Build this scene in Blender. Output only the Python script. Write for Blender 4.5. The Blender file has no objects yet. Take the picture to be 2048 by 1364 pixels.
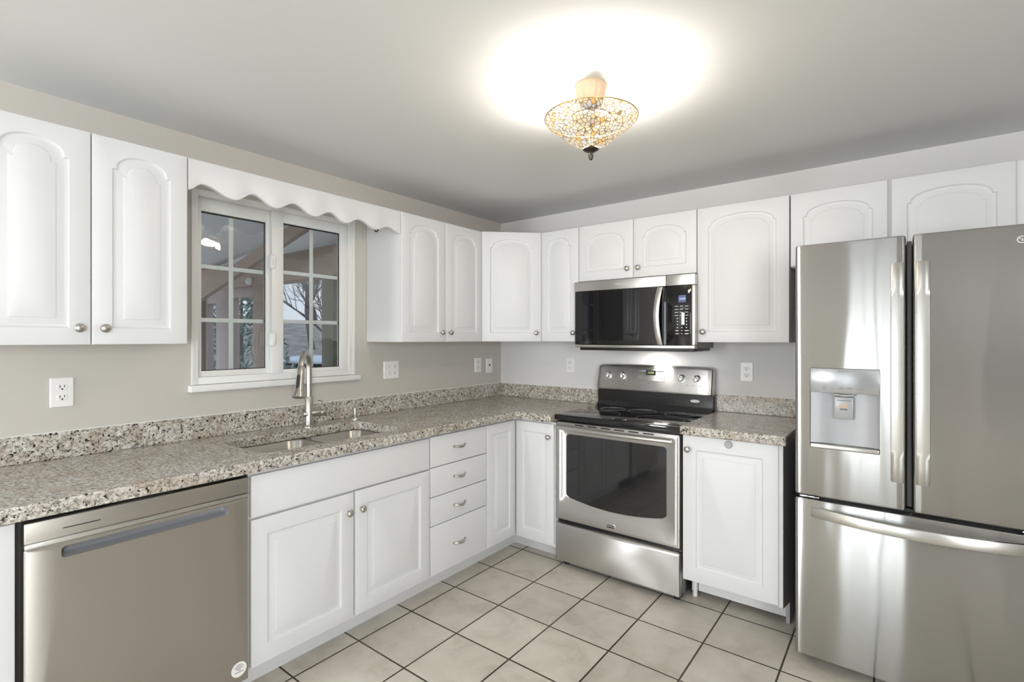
import bpy, bmesh, math, random
from mathutils import Vector, Matrix
random.seed(7)
S = bpy.context.scene
COL = S.collection
R = math.radians

# ------------------------------------------------------------------ camera
cd = bpy.data.cameras.new('camera')
cam = bpy.data.objects.new('camera', cd)
COL.objects.link(cam)
cam.location = (2.5925, -3.197, 1.3786)
cam.rotation_euler = (R(90), 0, R(37.474))
cd.sensor_fit = 'HORIZONTAL'
cd.sensor_width = 36.0
cd.lens = 1007.6 / 2048 * 36
cd.shift_x = (1024 - 1029.3) / 2048
cd.shift_y = (676.4 - 682) / 2048
cd.clip_start = 0.05
S.camera = cam

# ------------------------------------------------------------------ exposure
S.view_settings.view_transform = 'Standard'
S.view_settings.look = 'None'
S.view_settings.gamma = 1.0
S.view_settings.exposure = 0.16
S.view_settings.use_curve_mapping = False

# ------------------------------------------------------------------ world: pale winter overcast
W = bpy.data.worlds.new('overcast_sky')
S.world = W
W.use_nodes = True
wn = W.node_tree.nodes
wl = W.node_tree.links
wn.clear()
wo = wn.new('ShaderNodeOutputWorld')
wb = wn.new('ShaderNodeBackground')
wt = wn.new('ShaderNodeTexCoord')
ws = wn.new('ShaderNodeSeparateXYZ')
wr = wn.new('ShaderNodeValToRGB')
wl.new(wt.outputs['Generated'], ws.inputs[0])
wl.new(ws.outputs['Z'], wr.inputs[0])
wr.color_ramp.elements[0].position = 0.0
wr.color_ramp.elements[0].color = (0.80, 0.86, 0.95, 1)
wr.color_ramp.elements[1].position = 0.6
wr.color_ramp.elements[1].color = (0.62, 0.74, 0.95, 1)
wl.new(wr.outputs[0], wb.inputs[0])
wb.inputs[1].default_value = 0.92
wl.new(wb.outputs[0], wo.inputs[0])


def area_light(name, loc, rot, sx, sy, power, col):
    l = bpy.data.lights.new(name, 'AREA')
    l.shape = 'RECTANGLE'
    l.size = sx
    l.size_y = sy
    l.energy = power
    l.color = col
    o = bpy.data.objects.new(name, l)
    COL.objects.link(o)
    o.location = loc
    o.rotation_euler = rot
    return o


# daylight by the patio door behind the camera, plus added fill at made-up windows
DAY_DOOR, FILL_RIGHT, FILL_REAR, LAMP_W = 30.0, 134.0, 76.0, 22.5
area_light('patio_daylight', (2.20, -6.36, 1.06), (R(90), 0, 0), 0.78, 1.98, DAY_DOOR, (0.94, 0.975, 1.0))
area_light('right_fill', (4.84, -4.9, 1.45), (R(90), 0, R(90)), 1.8, 1.3, FILL_RIGHT, (0.95, 0.975, 1.0))  # added fill from the right, mainly for the left cabinets
area_light('rear_fill', (0.44, -6.36, 1.47), (R(90), 0, 0), 0.62, 1.1, FILL_REAR, (0.95, 0.975, 1.0))  # added fill for the back wall, from an invented window

area_light('sunroom_fill', (-4.35, -3.6, 1.2), (R(90), 0, R(-90)), 4.6, 1.7, 34.0, (0.95, 0.98, 1.0))  # added fill on the open eave side, brightens the sunroom

# ------------------------------------------------------------------ materials
MATS = {}


def new_mat(name):
    m = bpy.data.materials.new(name)
    m.use_nodes = True
    MATS[name] = m
    nt = m.node_tree
    return m, nt.nodes, nt.links, nt.nodes['Principled BSDF']


def plain(name, col, rough=0.5, metal=0.0, coat=0.0, spec=0.5, bump=0.0, bscale=200.0):
    m, n, l, p = new_mat(name)
    p.inputs['Base Color'].default_value = (*col, 1)
    p.inputs['Roughness'].default_value = rough
    p.inputs['Metallic'].default_value = metal
    p.inputs['Coat Weight'].default_value = coat
    p.inputs['Specular IOR Level'].default_value = spec
    t = n.new('ShaderNodeTexCoord')
    nz = n.new('ShaderNodeTexNoise')
    nz.inputs['Scale'].default_value = bscale
    l.new(t.outputs['Object'], nz.inputs['Vector'])
    if bump > 0:
        b = n.new('ShaderNodeBump')
        b.inputs['Strength'].default_value = bump
        b.inputs['Distance'].default_value = 0.001
        l.new(nz.outputs['Fac'], b.inputs['Height'])
        l.new(b.outputs['Normal'], p.inputs['Normal'])
    return m


def steel(name, col, ah, av, wave=0.0):
    """brushed sheet metal: sharp across the grain, smeared along the vertical (ah, av = facet spread)"""
    m, n, l, p = new_mat(name)
    n.remove(p)
    g = n.new('ShaderNodeBsdfAnisotropic')
    g.distribution = 'GGX'
    g.inputs['Color'].default_value = (*col, 1)
    g.inputs['Roughness'].default_value = math.sqrt(math.sqrt(ah * av))
    g.inputs['Anisotropy'].default_value = 1 - math.sqrt(ah / av)
    c = n.new('ShaderNodeCombineXYZ')
    t = n.new('ShaderNodeTexCoord')
    for i in range(3):
        c.inputs[i].default_value = (0, 0, 1)[i]
    cr_ = n.new('ShaderNodeVectorMath')
    cr_.operation = 'CROSS_PRODUCT'
    ge = n.new('ShaderNodeNewGeometry')
    l.new(c.outputs[0], cr_.inputs[0])
    l.new(ge.outputs['Normal'], cr_.inputs[1])
    l.new(cr_.outputs[0], g.inputs['Tangent'])
    if wave > 0:  # gentle oil-canning of the sheet metal
        mp = n.new('ShaderNodeMapping')
        mp.inputs['Scale'].default_value = (6.0, 6.0, 1.3)
        nz = n.new('ShaderNodeTexNoise')
        nz.inputs['Scale'].default_value = 1.0
        nz.inputs['Detail'].default_value = 1.0
        l.new(t.outputs['Object'], mp.inputs[0])
        l.new(mp.outputs[0], nz.inputs['Vector'])
        b = n.new('ShaderNodeBump')
        b.inputs['Strength'].default_value = 1.0
        b.inputs['Distance'].default_value = wave
        l.new(nz.outputs['Fac'], b.inputs['Height'])
        l.new(b.outputs['Normal'], g.inputs['Normal'])
    l.new(g.outputs[0], n['Material Output'].inputs[0])
    return m


M_WALL = plain('wall_paint', (0.70, 0.695, 0.685), 0.85, bump=0.04, bscale=350)
M_WALL_DIM = plain('dimmed_wall_paint', (0.55, 0.525, 0.48), 0.85, bump=0.04, bscale=350)  # same wall paint, darkened and warmed for the dimmer light on the left
M_WALL_UNLIT = plain('unlit_look_wall', (0.12, 0.11, 0.10), 0.85, bump=0.04, bscale=350)  # dark colour stands in for weak light in the room behind
M_CEIL = plain('ceiling_paint', (0.68, 0.685, 0.68), 0.9, bump=0.04, bscale=300)
M_WHITE = plain('white_thermofoil', (0.72, 0.725, 0.73), 0.42, spec=0.4)
M_CASE = plain('white_melamine', (0.76, 0.76, 0.755), 0.45)
M_TOE = plain('white_toe_board', (0.70, 0.70, 0.70), 0.5)
M_TRIM = plain('white_vinyl', (0.78, 0.78, 0.76), 0.35)
M_PLATE = plain('white_plastic', (0.84, 0.83, 0.81), 0.3)
M_SLOT = plain('dark_slot', (0.02, 0.02, 0.02), 0.6)
M_NICKEL = plain('brushed_nickel', (0.52, 0.50, 0.46), 0.3, 1.0)
M_CHROME = plain('polished_chrome', (0.82, 0.82, 0.82), 0.12, 1.0)
M_BLACK = plain('black_plastic', (0.012, 0.012, 0.013), 0.4)
M_BGLASS = plain('black_glass', (0.005, 0.005, 0.006), 0.03, spec=0.55)
M_COOK = plain('black_ceramic_glass', (0.007, 0.007, 0.008), 0.06, spec=0.55)
M_ENAMEL = plain('black_enamel', (0.012, 0.012, 0.013), 0.18)
M_RING = plain('burner_ring_grey', (0.15, 0.15, 0.155), 0.3)
M_DARKGREY = plain('dark_grey_steel_side', (0.16, 0.16, 0.165), 0.45, 0.3)
M_SHADOWSIDE = plain('shadowed_side', (0.40, 0.40, 0.41), 0.5)  # grey carries the shade in the gap beside the refrigerator
M_STEEL = steel('brushed_stainless', (0.45, 0.443, 0.433), 0.004, 0.20, 0.0030)
M_STEEL_R = steel('range_stainless', (0.62, 0.61, 0.595), 0.05, 0.30)
M_STEEL_D = steel('dishwasher_stainless', (0.52, 0.495, 0.455), 0.10, 0.30)
M_STEEL_B = steel('bar_stainless', (0.66, 0.65, 0.62), 0.06, 0.20)
M_STEEL_S = steel('sink_stainless', (0.55, 0.53, 0.49), 0.05, 0.20)
M_PANELGREY = plain('grey_satin_panel', (0.36, 0.365, 0.375), 0.25, 0.5)
M_SILVER = plain('silver_plastic', (0.36, 0.365, 0.38), 0.35, 0.2)
M_POCKET = plain('shaded_pocket', (0.25, 0.255, 0.275), 0.4, 0.1)  # darkened to put the shade of the recess into the colour
M_BRONZE = plain('dark_bronze', (0.07, 0.06, 0.05), 0.35, 0.8)
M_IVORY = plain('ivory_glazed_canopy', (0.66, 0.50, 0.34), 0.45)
M_BRASS = plain('antique_brass', (0.45, 0.32, 0.14), 0.35, 0.9)
M_GREYINK = plain('grey_ink', (0.16, 0.16, 0.17), 0.5)
M_WHITEINK = plain('white_ink', (0.65, 0.65, 0.66), 0.5)
M_TAN = plain('tan_sticker', (0.55, 0.40, 0.30), 0.5)
M_WOOD = plain('rust_stained_timber', (0.36, 0.265, 0.21), 0.7)
M_MAUVE = plain('mauve_painted_boards', (0.43, 0.355, 0.34), 0.7)
M_OLIVE = plain('olive_painted_post', (0.19, 0.18, 0.14), 0.7)
M_SUNCEIL = plain('sunroom_white_ceiling', (0.74, 0.75, 0.75), 0.8)
M_BARK = plain('grey_bark', (0.22, 0.195, 0.175), 0.9)
M_SNOW = plain('old_snow', (0.80, 0.84, 0.90), 0.8)
M_BLIND = plain('white_blind_slat', (0.55, 0.56, 0.58), 0.6)


def emissive(name, col, strength):
    m, n, l, p = new_mat(name)
    p.inputs['Base Color'].default_value = (0.01, 0.01, 0.01, 1)
    p.inputs['Emission Color'].default_value = (*col, 1)
    p.inputs['Emission Strength'].default_value = strength
    return m


M_LEDBLUE = emissive('blue_display_digits', (0.65, 0.75, 1.0), 1.2)
M_LEDBACK = emissive('blue_display_back', (0.10, 0.13, 0.32), 0.8)
M_LEDGREEN = emissive('green_display_digits', (0.75, 0.95, 0.35), 0.9)


def glass_mat():
    m, n, l, p = new_mat('window_glass')
    n.remove(p)
    out = n['Material Output']
    tr = n.new('ShaderNodeBsdfTransparent')
    tr.inputs[0].default_value = (0.93, 0.95, 0.95, 1)
    gl = n.new('ShaderNodeBsdfGlossy')
    gl.inputs['Roughness'].default_value = 0.0
    fr = n.new('ShaderNodeFresnel')
    gm = n.new('ShaderNodeNewGeometry')
    io = n.new('ShaderNodeMapRange')          # both faces of the thin pane reflect like air-to-glass
    io.inputs[3].default_value = 1.6
    io.inputs[4].default_value = 1 / 1.6
    l.new(gm.outputs['Backfacing'], io.inputs[0])
    l.new(io.outputs[0], fr.inputs['IOR'])
    mx = n.new('ShaderNodeMixShader')
    l.new(fr.outputs[0], mx.inputs[0])
    l.new(tr.outputs[0], mx.inputs[1])
    l.new(gl.outputs[0], mx.inputs[2])
    l.new(mx.outputs[0], out.inputs[0])
    # old float-like waviness in the pane
    t = n.new('ShaderNodeTexCoord')
    nz = n.new('ShaderNodeTexNoise')
    nz.inputs['Scale'].default_value = 9.0
    nz.inputs['Detail'].default_value = 0.5
    b = n.new('ShaderNodeBump')
    b.inputs['Distance'].default_value = 0.0016
    b.inputs['Strength'].default_value = 1.0
    l.new(t.outputs['Object'], nz.inputs['Vector'])
    l.new(nz.outputs['Fac'], b.inputs['Height'])
    l.new(b.outputs['Normal'], gl.inputs['Normal'])
    return m


M_GLASS = glass_mat()


def oven_glass():
    m, n, l, p = new_mat('oven_window_glass')
    p.inputs['Base Color'].default_value = (0.014, 0.0145, 0.0155, 1)
    p.inputs['Roughness'].default_value = 0.05
    p.inputs['Specular IOR Level'].default_value = 0.7
    return m


M_OVEN = oven_glass()


def ramp(n, stops):
    r = n.new('ShaderNodeValToRGB')
    e = r.color_ramp.elements
    while len(e) < len(stops):
        e.new(0.5)
    for i, (pos, c) in enumerate(stops):
        e[i].position = pos
        e[i].color = (*c, 1)
    return r


def mixc(n, l, fac, a, b):
    m = n.new('ShaderNodeMix')
    m.data_type = 'RGBA'
    for sock, v in ((m.inputs[0], fac), (m.inputs[6], a), (m.inputs[7], b)):
        if hasattr(v, 'links') or hasattr(v, 'is_linked'):
            l.new(v, sock)
        elif isinstance(v, tuple):
            sock.default_value = (*v, 1)
        else:
            sock.default_value = v
    return m.outputs[2]


def granite():
    m, n, l, p = new_mat('speckled_granite')
    t = n.new('ShaderNodeTexCoord')
    co = t.outputs['Object']

    def noise(sc, det=3.0, rough=0.6, off=0.0, dist=0.0):
        mp = n.new('ShaderNodeMapping')
        mp.inputs['Location'].default_value = (off, off * 1.7, off * 0.6)
        l.new(co, mp.inputs[0])
        z = n.new('ShaderNodeTexNoise')
        z.inputs['Scale'].default_value = sc
        z.inputs['Detail'].default_value = det
        z.inputs['Roughness'].default_value = rough
        z.inputs['Distortion'].default_value = dist
        l.new(mp.outputs[0], z.inputs['Vector'])
        return z.outputs['Fac']
    base = ramp(n, [(0.34, (0.31, 0.28, 0.235)), (0.50, (0.53, 0.495, 0.44)), (0.64, (0.73, 0.71, 0.67))])
    l.new(noise(75, 5, 0.7), base.inputs[0])
    warm = ramp(n, [(0.50, (0, 0, 0)), (0.66, (1, 1, 1))])
    l.new(noise(14, 2, 0.5, 3.1), warm.inputs[0])
    wf = n.new('ShaderNodeMath')
    wf.operation = 'MULTIPLY'
    wf.inputs[1].default_value = 0.55
    l.new(warm.outputs[0], wf.inputs[0])
    c1 = mixc(n, l, wf.outputs[0], base.outputs[0], (0.36, 0.28, 0.20))
    dk = ramp(n, [(0.535, (0, 0, 0)), (0.585, (1, 1, 1))])
    l.new(noise(95, 3, 0.6, 7.7, 0.8), dk.inputs[0])
    df = n.new('ShaderNodeMath')
    df.operation = 'MULTIPLY'
    df.inputs[1].default_value = 0.72
    l.new(dk.outputs[0], df.inputs[0])
    c2 = mixc(n, l, df.outputs[0], c1, (0.10, 0.08, 0.065))
    bk = ramp(n, [(0.60, (0, 0, 0)), (0.635, (1, 1, 1))])
    l.new(noise(85, 2.5, 0.55, 13.3, 0.5), bk.inputs[0])
    c3 = mixc(n, l, bk.outputs[0], c2, (0.022, 0.020, 0.020))
    l.new(c3, p.inputs['Base Color'])
    p.inputs['Roughness'].default_value = 0.22
    return m


M_GRANITE = granite()


def floor_tile(T=0.3125, ox=0.632, oy=-0.8697, g=0.0030):
    m, n, l, p = new_mat('beige_ceramic_tile')
    t = n.new('ShaderNodeTexCoord')
    s = n.new('ShaderNodeSeparateXYZ')
    l.new(t.outputs['Object'], s.inputs[0])

    def mth(op, a, b=None):
        x = n.new('ShaderNodeMath')
        x.operation = op
        for i, v in enumerate((a, b)):
            if v is None:
                continue
            if isinstance(v, (int, float)):
                x.inputs[i].default_value = v
            else:
                l.new(v, x.inputs[i])
        return x.outputs[0]
    ids = []
    ds = []
    for ax, o in (('X', ox), ('Y', oy)):
        u = mth('DIVIDE', mth('SUBTRACT', s.outputs[ax], o), T)
        f = mth('FRACT', u)
        ds.append(mth('MINIMUM', f, mth('SUBTRACT', 1.0, f)))
        ids.append(mth('FLOOR', u))
    d = mth('MULTIPLY', mth('MINIMUM', ds[0], ds[1]), T)
    ed = n.new('ShaderNodeMapRange')
    ed.inputs[1].default_value = g
    ed.inputs[2].default_value = g + 0.0015
    l.new(d, ed.inputs[0])
    cid = n.new('ShaderNodeCombineXYZ')
    l.new(ids[0], cid.inputs[0])
    l.new(ids[1], cid.inputs[1])
    wn_ = n.new('ShaderNodeTexWhiteNoise')
    l.new(cid.outputs[0], wn_.inputs['Vector'])
    # every tile shows its own piece of the cloudy pattern
    ad = n.new('ShaderNodeVectorMath')
    ad.operation = 'ADD'
    sc = n.new('ShaderNodeVectorMath')
    sc.operation = 'SCALE'
    sc.inputs['Scale'].default_value = 9.0
    l.new(wn_.outputs['Color'], sc.inputs[0])
    l.new(t.outputs['Object'], ad.inputs[0])
    l.new(sc.outputs[0], ad.inputs[1])
    nz = n.new('ShaderNodeTexNoise')
    nz.inputs['Scale'].default_value = 5.5
    nz.inputs['Detail'].default_value = 7
    nz.inputs['Roughness'].default_value = 0.62
    nz.inputs['Distortion'].default_value = 0.5
    l.new(ad.outputs[0], nz.inputs['Vector'])
    cr = ramp(n, [(0.28, (0.47, 0.425, 0.35)), (0.47, (0.60, 0.555, 0.475)), (0.70, (0.68, 0.64, 0.56))])
    l.new(nz.outputs['Fac'], cr.inputs[0])
    tv = n.new('ShaderNodeMapRange')
    tv.inputs[3].default_value = 0.93
    tv.inputs[4].default_value = 1.06
    l.new(wn_.outputs['Value'], tv.inputs[0])
    vm = n.new('ShaderNodeVectorMath')
    vm.operation = 'SCALE'
    l.new(cr.outputs[0], vm.inputs[0])
    l.new(tv.outputs[0], vm.inputs['Scale'])
    gn = n.new('ShaderNodeTexNoise')
    gn.inputs['Scale'].default_value = 3.0
    l.new(t.outputs['Object'], gn.inputs['Vector'])
    gc = ramp(n, [(0.35, (0.035, 0.026, 0.020)), (0.7, (0.10, 0.08, 0.062))])
    l.new(gn.outputs['Fac'], gc.inputs[0])
    c = mixc(n, l, ed.outputs[0], gc.outputs[0], vm.outputs[0])
    l.new(c, p.inputs['Base Color'])
    rr = n.new('ShaderNodeMapRange')
    rr.inputs[3].default_value = 0.9
    rr.inputs[4].default_value = 0.36
    l.new(ed.outputs[0], rr.inputs[0])
    l.new(rr.outputs[0], p.inputs['Roughness'])
    b = n.new('ShaderNodeBump')
    b.inputs['Strength'].default_value = 0.7
    b.inputs['Distance'].default_value = 0.002
    l.new(ed.outputs[0], b.inputs['Height'])
    l.new(b.outputs['Normal'], p.inputs['Normal'])
    return m


M_TILE = floor_tile()


def mosaic():
    """lit stained-glass mosaic: coloured pieces that glow and let part of the bulb light through"""
    m, n, l, p = new_mat('lit_mosaic_glass')
    n.remove(p)
    out = n['Material Output']
    t = n.new('ShaderNodeTexCoord')
    v = n.new('ShaderNodeTexVoronoi')
    v.inputs['Scale'].default_value = 68
    l.new(t.outputs['Object'], v.inputs['Vector'])
    e = n.new('ShaderNodeTexVoronoi')
    e.feature = 'DISTANCE_TO_EDGE'
    e.inputs['Scale'].default_value = 68
    l.new(t.outputs['Object'], e.inputs['Vector'])
    sp = n.new('ShaderNodeSeparateColor')
    l.new(v.outputs['Color'], sp.inputs[0])
    cr = ramp(n, [(0.0, (1.0, 0.97, 0.90)), (0.30, (1.0, 0.90, 0.66)), (0.55, (1.0, 0.82, 0.50)), (0.74, (0.96, 0.95, 0.97)), (0.90, (1.0, 0.66, 0.22)), (0.96, (0.95, 0.78, 0.72))])
    cr.color_ramp.interpolation = 'CONSTANT'
    l.new(sp.outputs[0], cr.inputs[0])
    er = n.new('ShaderNodeMapRange')
    er.inputs[1].default_value = 0.035
    er.inputs[2].default_value = 0.085
    l.new(e.outputs['Distance'], er.inputs[0])
    c = mixc(n, l, er.outputs[0], (0.33, 0.22, 0.10), cr.outputs[0])
    em = n.new('ShaderNodeEmission')
    em.inputs[1].default_value = 1.0
    l.new(c, em.inputs[0])
    tr = n.new('ShaderNodeBsdfTransparent')
    l.new(c, tr.inputs[0])
    gl = n.new('ShaderNodeBsdfGlossy')
    gl.inputs['Roughness'].default_value = 0.15
    mx = n.new('ShaderNodeMixShader')
    mx.inputs[0].default_value = 0.50
    l.new(em.outputs[0], mx.inputs[1])
    l.new(tr.outputs[0], mx.inputs[2])
    mx2 = n.new('ShaderNodeMixShader')
    mx2.inputs[0].default_value = 0.05
    l.new(mx.outputs[0], mx2.inputs[1])
    l.new(gl.outputs[0], mx2.inputs[2])
    l.new(mx2.outputs[0], out.inputs[0])
    return m


M_MOSAIC = mosaic()


def hill_mat():
    m, n, l, p = new_mat('leaf_litter_hillside')
    t = n.new('ShaderNodeTexCoord')
    z = n.new('ShaderNodeTexNoise')
    z.inputs['Scale'].default_value = 2.2
    z.inputs['Detail'].default_value = 8
    z.inputs['Roughness'].default_value = 0.75
    l.new(t.outputs['Object'], z.inputs['Vector'])
    r = ramp(n, [(0.3, (0.26, 0.225, 0.19)), (0.5, (0.43, 0.385, 0.335)), (0.7, (0.62, 0.57, 0.51))])
    l.new(z.outputs['Fac'], r.inputs[0])
    l.new(r.outputs[0], p.inputs['Base Color'])
    p.inputs['Roughness'].default_value = 0.95
    return m


M_HILL = hill_mat()


def leaf_mat():
    m, n, l, p = new_mat('evergreen_needles')
    t = n.new('ShaderNodeTexCoord')
    z = n.new('ShaderNodeTexNoise')
    z.inputs['Scale'].default_value = 6.0
    l.new(t.outputs['Object'], z.inputs['Vector'])
    r = ramp(n, [(0.3, (0.22, 0.28, 0.245)), (0.7, (0.46, 0.53, 0.49))])
    l.new(z.outputs['Fac'], r.inputs[0])
    l.new(r.outputs[0], p.inputs['Base Color'])
    p.inputs['Roughness'].default_value = 0.7
    return m


M_LEAF = leaf_mat()


# ------------------------------------------------------------------ mesh helpers
def obj(name, bm, mat, parent=None, smooth=True, angle=35, mats=None):
    bmesh.ops.recalc_face_normals(bm, faces=bm.faces[:])
    me = bpy.data.meshes.new(name)
    bm.to_mesh(me)
    bm.free()
    for mm in (mats or [mat]):
        me.materials.append(mm)
    if smooth:
        me.shade_smooth()
        me.set_sharp_from_angle(angle=R(angle))
    o = bpy.data.objects.new(name, me)
    COL.objects.link(o)
    if parent:
        o.parent = parent
    return o


def tag(o, label, cat, group=None, kind=None):
    if label:
        o['label'] = label
    if cat:
        o['category'] = cat
    if group:
        o['group'] = group
    if kind:
        o['kind'] = kind
    return o


def root(name, loc, rz, label, cat, group=None):
    o = bpy.data.objects.new(name, None)
    COL.objects.link(o)
    o.empty_display_size = 0.05
    o.location = loc
    o.rotation_euler = (0, 0, rz)
    return tag(o, label, cat, group)


def struct(name, bm, mat, parent=None, **k):
    o = obj(name, bm, mat, parent, **k)
    if not parent:
        o['kind'] = 'structure'
    return o


def merge(dst, src):
    vm = {}
    for v in src.verts:
        vm[v] = dst.verts.new(v.co)
    for f in src.faces:
        try:
            nf = dst.faces.new([vm[v] for v in f.verts])
            nf.material_index = f.material_index
        except ValueError:
            pass
    src.free()


def box(bm, x0, x1, y0, y1, z0, z1, bev=0.0, seg=2, mi=0):
    b = bmesh.new()
    bmesh.ops.create_cube(b, size=1.0)
    for v in b.verts:
        v.co = Vector(((x0 + x1) / 2 + v.co.x * (x1 - x0), (y0 + y1) / 2 + v.co.y * (y1 - y0), (z0 + z1) / 2 + v.co.z * (z1 - z0)))
    if bev > 0:
        bmesh.ops.bevel(b, geom=b.edges[:], offset=bev, segments=seg, affect='EDGES', profile=0.5)
    for f in b.faces:
        f.material_index = mi
    merge(bm, b)
    return bm


def B(*a, **k):
    return box(bmesh.new(), *a, **k)


def loft(loops, cap0=True, cap1=True, closed=True, bm=None, mi=0):
    bm = bm or bmesh.new()
    vs = [[bm.verts.new(p) for p in lp] for lp in loops]
    n = len(loops[0])
    for a, b in zip(vs, vs[1:]):
        for i in range(n if closed else n - 1):
            j = (i + 1) % n
            try:
                bm.faces.new((a[i], a[j], b[j], b[i])).material_index = mi
            except ValueError:
                pass
    if cap0:
        bm.faces.new(vs[0]).material_index = mi
    if cap1:
        bm.faces.new(list(reversed(vs[-1]))).material_index = mi
    return bm


def rrect(x0, x1, z0, z1, r, n=5):
    """rounded rectangle loop (counter-clockwise in x,z), 4*(n+1) points"""
    pts = []
    for cx, cz, a0 in ((x1 - r, z0 + r, -90), (x1 - r, z1 - r, 0), (x0 + r, z1 - r, 90), (x0 + r, z0 + r, 180)):
        for k in range(n + 1):
            a = R(a0 + 90 * k / n)
            pts.append((cx + r * math.cos(a), cz + r * math.sin(a)))
    return pts


def xz(pts, y):
    return [(p[0], y, p[1]) for p in pts]


def xy(pts, z):
    return [(p[0], p[1], z) for p in pts]


def lathe(profile, seg=32, axis='z', at=(0, 0, 0), bm=None, mi=0, cap=True):
    """profile: (radius, height) list; axis 'z' or '-y' (height runs towards the viewer)"""
    loops = []
    for r, h in profile:
        lp = []
        for k in range(seg):
            a = 2 * math.pi * k / seg
            c, s = r * math.cos(a), r * math.sin(a)
            if axis == 'z':
                p = (c, s, h)
            elif axis == '-y':
                p = (c, -h, s)
            else:
                p = (h, c, s)
            lp.append((p[0] + at[0], p[1] + at[1], p[2] + at[2]))
        loops.append(lp)
    return loft(loops, cap, cap, bm=bm, mi=mi)


def tube(path, radii, seg=10, bm=None, flat=(1, 1), mi=0, up=Vector((0, 0, 1))):
    path = [Vector(p) for p in path]
    if not hasattr(radii, '__len__'):
        radii = [radii] * len(path)
    loops = []
    for i, p in enumerate(path):
        d = (path[min(i + 1, len(path) - 1)] - path[max(i - 1, 0)]).normalized()
        u = up if abs(d.dot(up)) < 0.95 else Vector((0, 1, 0))
        a = d.cross(u).normalized()
        b = a.cross(d).normalized()
        loops.append([p + a * (radii[i] * flat[0] * math.cos(2 * math.pi * k / seg)) + b * (radii[i] * flat[1] * math.sin(2 * math.pi * k / seg)) for k in range(seg)])
    return loft(loops, bm=bm, mi=mi)


def text_obj(name, s, size, mat, parent, loc, rot=(R(90), 0, 0), depth=0.0004, sx=1.0):
    cu = bpy.data.curves.new(name, 'FONT')
    cu.body = s
    cu.size = size
    cu.extrude = depth
    cu.align_x = 'CENTER'
    cu.align_y = 'CENTER'
    t = bpy.data.objects.new(name, cu)
    COL.objects.link(t)
    dg = bpy.context.evaluated_depsgraph_get()
    me = bpy.data.meshes.new_from_object(t.evaluated_get(dg))
    bpy.data.objects.remove(t)
    bpy.data.curves.remove(cu)
    me.materials.clear()
    me.materials.append(mat)
    me.transform(Matrix.LocRotScale(Vector(loc), Matrix.Rotation(rot[2], 3, 'Z') @ Matrix.Rotation(rot[0], 3, 'X'), None) @ Matrix.Diagonal((sx, 1, 1, 1)))
    o = bpy.data.objects.new(name, me)
    COL.objects.link(o)
    o.parent = parent
    return o


# ------------------------------------------------------------------ room shell
H = 2.313
XR, YB = 4.8, -6.3
bm = bmesh.new()
box(bm, 0, XR, YB, 0, -0.1, 0)
struct('floor', bm, M_TILE, smooth=False)
struct('ceiling', B(-0.16, XR + 0.1, YB - 0.1, 0.1, H, H + 0.12), M_CEIL, smooth=False)

WY0, WY1, WZ0, WZ1 = -2.262, -1.402, 1.150, 2.075      # window opening in the left wall
bm = bmesh.new()
box(bm, -0.16, 0, YB, WY0, -0.1, H)
box(bm, -0.16, 0, WY1, 0.1, -0.1, H)
box(bm, -0.16, 0, WY0, WY1, -0.1, WZ0)
box(bm, -0.16, 0, WY0, WY1, WZ1, H)
struct('wall_left', bm, M_WALL_DIM, smooth=False)
struct('wall_back', B(0, XR + 0.1, 0, 0.1, -0.1, H), M_WALL, smooth=False)
# dining-room side of the house, behind and right of the camera
bm = bmesh.new()
box(bm, XR, XR + 0.1, -3.95, 0, -0.1, H)
box(bm, XR, XR + 0.1, YB, -5.85, -0.1, H)
box(bm, XR, XR + 0.1, -5.85, -3.95, -0.1, 0.75)
box(bm, XR, XR + 0.1, -5.85, -3.95, 2.1, H)
struct('wall_right', bm, M_WALL, smooth=False)
bm = bmesh.new()
box(bm, 0, 0.12, YB - 0.1, YB, -0.1, H)
box(bm, 0.78, 1.78, YB - 0.1, YB, -0.1, H)
box(bm, 0.12, 0.78, YB - 0.1, YB, -0.1, 0.9)
box(bm, 0.12, 0.78, YB - 0.1, YB, 2.05, H)
box(bm, 1.78, 2.62, YB - 0.1, YB, 2.06, H)
struct('wall_front', bm, M_WALL_DIM, smooth=False)
bm = bmesh.new()
box(bm, 2.62, 3.6, YB - 0.1, YB, -0.1, H)
box(bm, 4.5, XR + 0.1, YB - 0.1, YB, -0.1, H)
box(bm, 3.6, 4.5, YB - 0.1, YB, 2.06, H)
struct('wall_dining', bm, M_WALL_UNLIT, smooth=False)
bm = bmesh.new()                                      # hall beyond the open doorway, dark wall colour standing in for no light
box(bm, 3.55, 3.60, YB - 1.6, YB - 0.1, -0.1, H)
box(bm, 4.50, 4.55, YB - 1.6, YB - 0.1, -0.1, H)
box(bm, 3.55, 4.55, YB - 1.65, YB - 1.6, -0.1, H)
box(bm, 3.55, 4.55, YB - 1.6, YB - 0.1, 2.1, 2.15)
box(bm, 3.55, 4.55, YB - 1.6, YB - 0.1, -0.1, 0)
struct('wall_hall', bm, M_WALL_UNLIT, smooth=False)
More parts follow.
